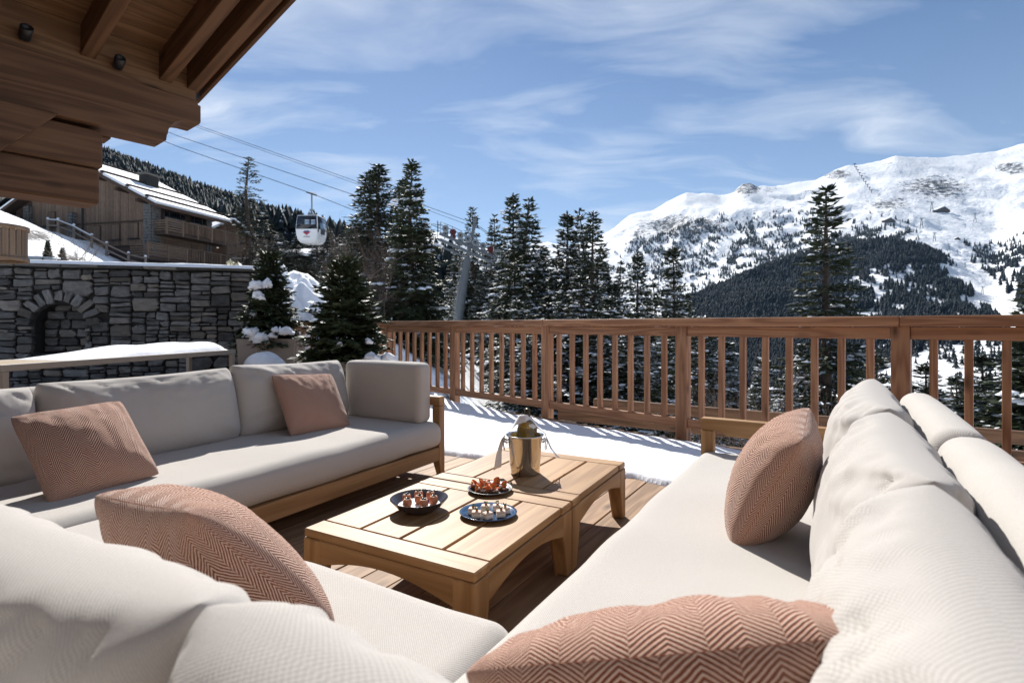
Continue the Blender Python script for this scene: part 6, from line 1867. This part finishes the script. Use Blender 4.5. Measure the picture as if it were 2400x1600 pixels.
chevron('badge', .20, .77, .15, .14, M_NAVY)
def lettering(txt, size, mw, mat, parent, nm='lettering', ext=.004):
    cu_ = bpy.data.curves.new(nm, 'FONT'); cu_.body = txt; cu_.size = size; cu_.align_x = 'CENTER'; cu_.extrude = ext
    tmp = bpy.data.objects.new('tmp', cu_); COL.objects.link(tmp)
    dg_ = bpy.context.evaluated_depsgraph_get()
    me_ = bpy.data.meshes.new_from_object(tmp.evaluated_get(dg_))
    bpy.data.objects.remove(tmp); bpy.data.curves.remove(cu_)
    me_.name = nm; me_.materials.clear(); me_.materials.append(mat)
    return link(nm, me_, parent, mw)
lettering('MÉRIBEL', .15, Matrix.Translation((0, -.80, .40)) @ Matrix.Rotation(R(96), 4, 'X'), M_GREYPR, go)
lettering('4', .26, Matrix.Translation((.885, -.1, .55)) @ Matrix.Rotation(R(90), 4, 'Z') @ Matrix.Rotation(R(92), 4, 'X'), M_NAVY, go)
link('roof_box', lathe_me('roof_box', [(.30, 2.14), (.30, 2.32), (.22, 2.42), (.08, 2.47), (0, 2.47)], M_GREYM, 10, False), go)
for k in range(4): block('roof_fin', ((-.5, .55)[k % 2], (-.5, .5)[k // 2], 2.20), (.12, .03, .10), M_BLACK, go)
block('hanger_joint', (.02, 0, 2.66), (.24, .2, .16), M_GREYM, go); tube('hanger_pin', [(0, 0, 2.4), (0, 0, 2.6)], .05, M_BLACK, go, 8)
ropez = (HOR - 453) / FPX * GD + EYE - gc.z
bar('hanger_arm', (.03, 0, 2.6), (.02, 0, ropez - .08), .09, .09, M_GREYM, go, up=(1, 0, 0))
gr = bar('grip', (-.42, 0, ropez + .10), (.42, 0, ropez - .18), .12, .10, M_BLACK, go)
bar('grip_wing', (-.15, .0, ropez + .12), (.35, 0, ropez - .04), .16, .05, M_WHITEP, go)
for s in (-1, 1): bar('step', (s * .905, -.3, .9), (s * .93, .3, .9), .06, .35, M_BLACK, go)
bar('tow_hook', (.05, -.2, -.10), (.05, -.2, 0), .05, .05, M_STEEL, go, up=(1, 0, 0))

# ------------------------------------------------------------------ tiny things on the ski mountain
def ground_hit(x, y, d0=900, d1=3600):
    ds = np.linspace(d0, d1, 1200); X = (x - 1200) / FPX * ds
    sy_ = HOR - (ground(X, ds) - EYE) / ds * FPX
    k = np.argmax(sy_ <= y)
    return Vector((float(X[k]), float(ds[k]), float(ground(X[k:k + 1], ds[k:k + 1])[0])))
for x, y, w, lab in [(2206, 497, 34, 'long dark mountain lodge standing on the open piste, highest and furthest right'), (2082, 520, 26, 'brown mountain restaurant on a snow bank above the firs'), (2242, 562, 15, 'tiny hut on the ski run below the long mountain lodge'), (1644, 645, 14, 'reddish hut at the foot of the mountain, left of the dark spur'), (1622, 648, 11, 'tiny dark hut beside the reddish one at the foot of the mountain')]:
    p = ground_hit(x, y)
    t = thing('mountain_hut', lab, 'hut', p, R(10))
    sc = p.y * w / FPX
    link('wall', prism_me('wall', [(-sc / 2, -3), (-sc / 2, sc * .10), (sc * .1, sc * .34), (sc / 2, sc * .10), (sc / 2, -3)], -sc * .2, sc * .2, W_CLADD), t)
    link('roof_snow', prism_me('roof_snow', [(-sc * .55, sc * .10), (sc * .1, sc * .36), (sc * .55, sc * .10), (sc * .55, sc * .14), (sc * .1, sc * .40), (-sc * .55, sc * .14)], -sc * .16, sc * .24, M_SNOW), t)
for x, y, h in [(2184, 498, 24), (2160, 536, 24), (2190, 566, 20), (2224, 590, 18), (2262, 632, 16), (2303, 690, 18), (2285, 520, 20), (2110, 528, 12), (2068, 510, 10)]:
    p = ground_hit(x, y)
    t = thing('lift_tower', 'thin grey chairlift tower on the ski run across the valley', 'lift tower', p, 0, 'chairlift towers on the ski run across the valley')
    H = p.y * h / FPX; r_ = H * .035
    for s in (-1, 1): tube('leg', [(s * H * .16, 0, 0), (s * H * .02, 0, H)], r_, M_STEEL, t, 4)
    bar('cross_arm', (-H * .2, 0, H), (H * .2, 0, H), r_ * 2, r_ * 2, M_STEEL, t)
    bar('brace', (-H * .1, 0, H * .4), (H * .1, 0, H * .4), r_ * 1.4, r_ * 1.4, M_STEEL, t)
for k in range(10):
    f = k / 9; x = 2003 + 40 * f ** 1.1; y = 391 + 62 * f
    p = ground_hit(x, y, 1800, 3700)
    t = thing('lift_tower', 'tiny dark chairlift support in the line dropping from the ridge', 'lift tower', p, 0, 'chairlift supports below the ridge')
    H = p.y * 7 / FPX
    tube('mast', [(0, 0, 0), (0, 0, H)], H * .09, M_BLACK, t, 5); bar('cross_arm', (-H * .4, 0, H), (H * .4, 0, H), H * .2, H * .2, M_BLACK, t)

# ------------------------------------------------------------------ mountain air
zt = float(LZ.max()) + 60
bm = bmesh.new()
bmesh.ops.create_cube(bm, size=1.0)
bmesh.ops.scale(bm, vec=(34000, 24000, zt + 262), verts=bm.verts)
bmesh.ops.translate(bm, vec=(0, 1500, (zt - 262) / 2), verts=bm.verts)
m = bpy.data.materials.new('air'); m.use_nodes = True
nt = m.node_tree
for n_ in list(nt.nodes): nt.nodes.remove(n_)
o_ = nt.nodes.new('ShaderNodeOutputMaterial')
v_ = nd(nt, 'ShaderNodeVolumePrincipled', {'Color': (0.42, 0.68, 1.0, 1), 'Density': 0.000026, 'Anisotropy': 0.0})
nt.links.new(v_.outputs[0], o_.inputs['Volume'])
link('haze', bm_mesh('haze', bm, m), kind='stuff')
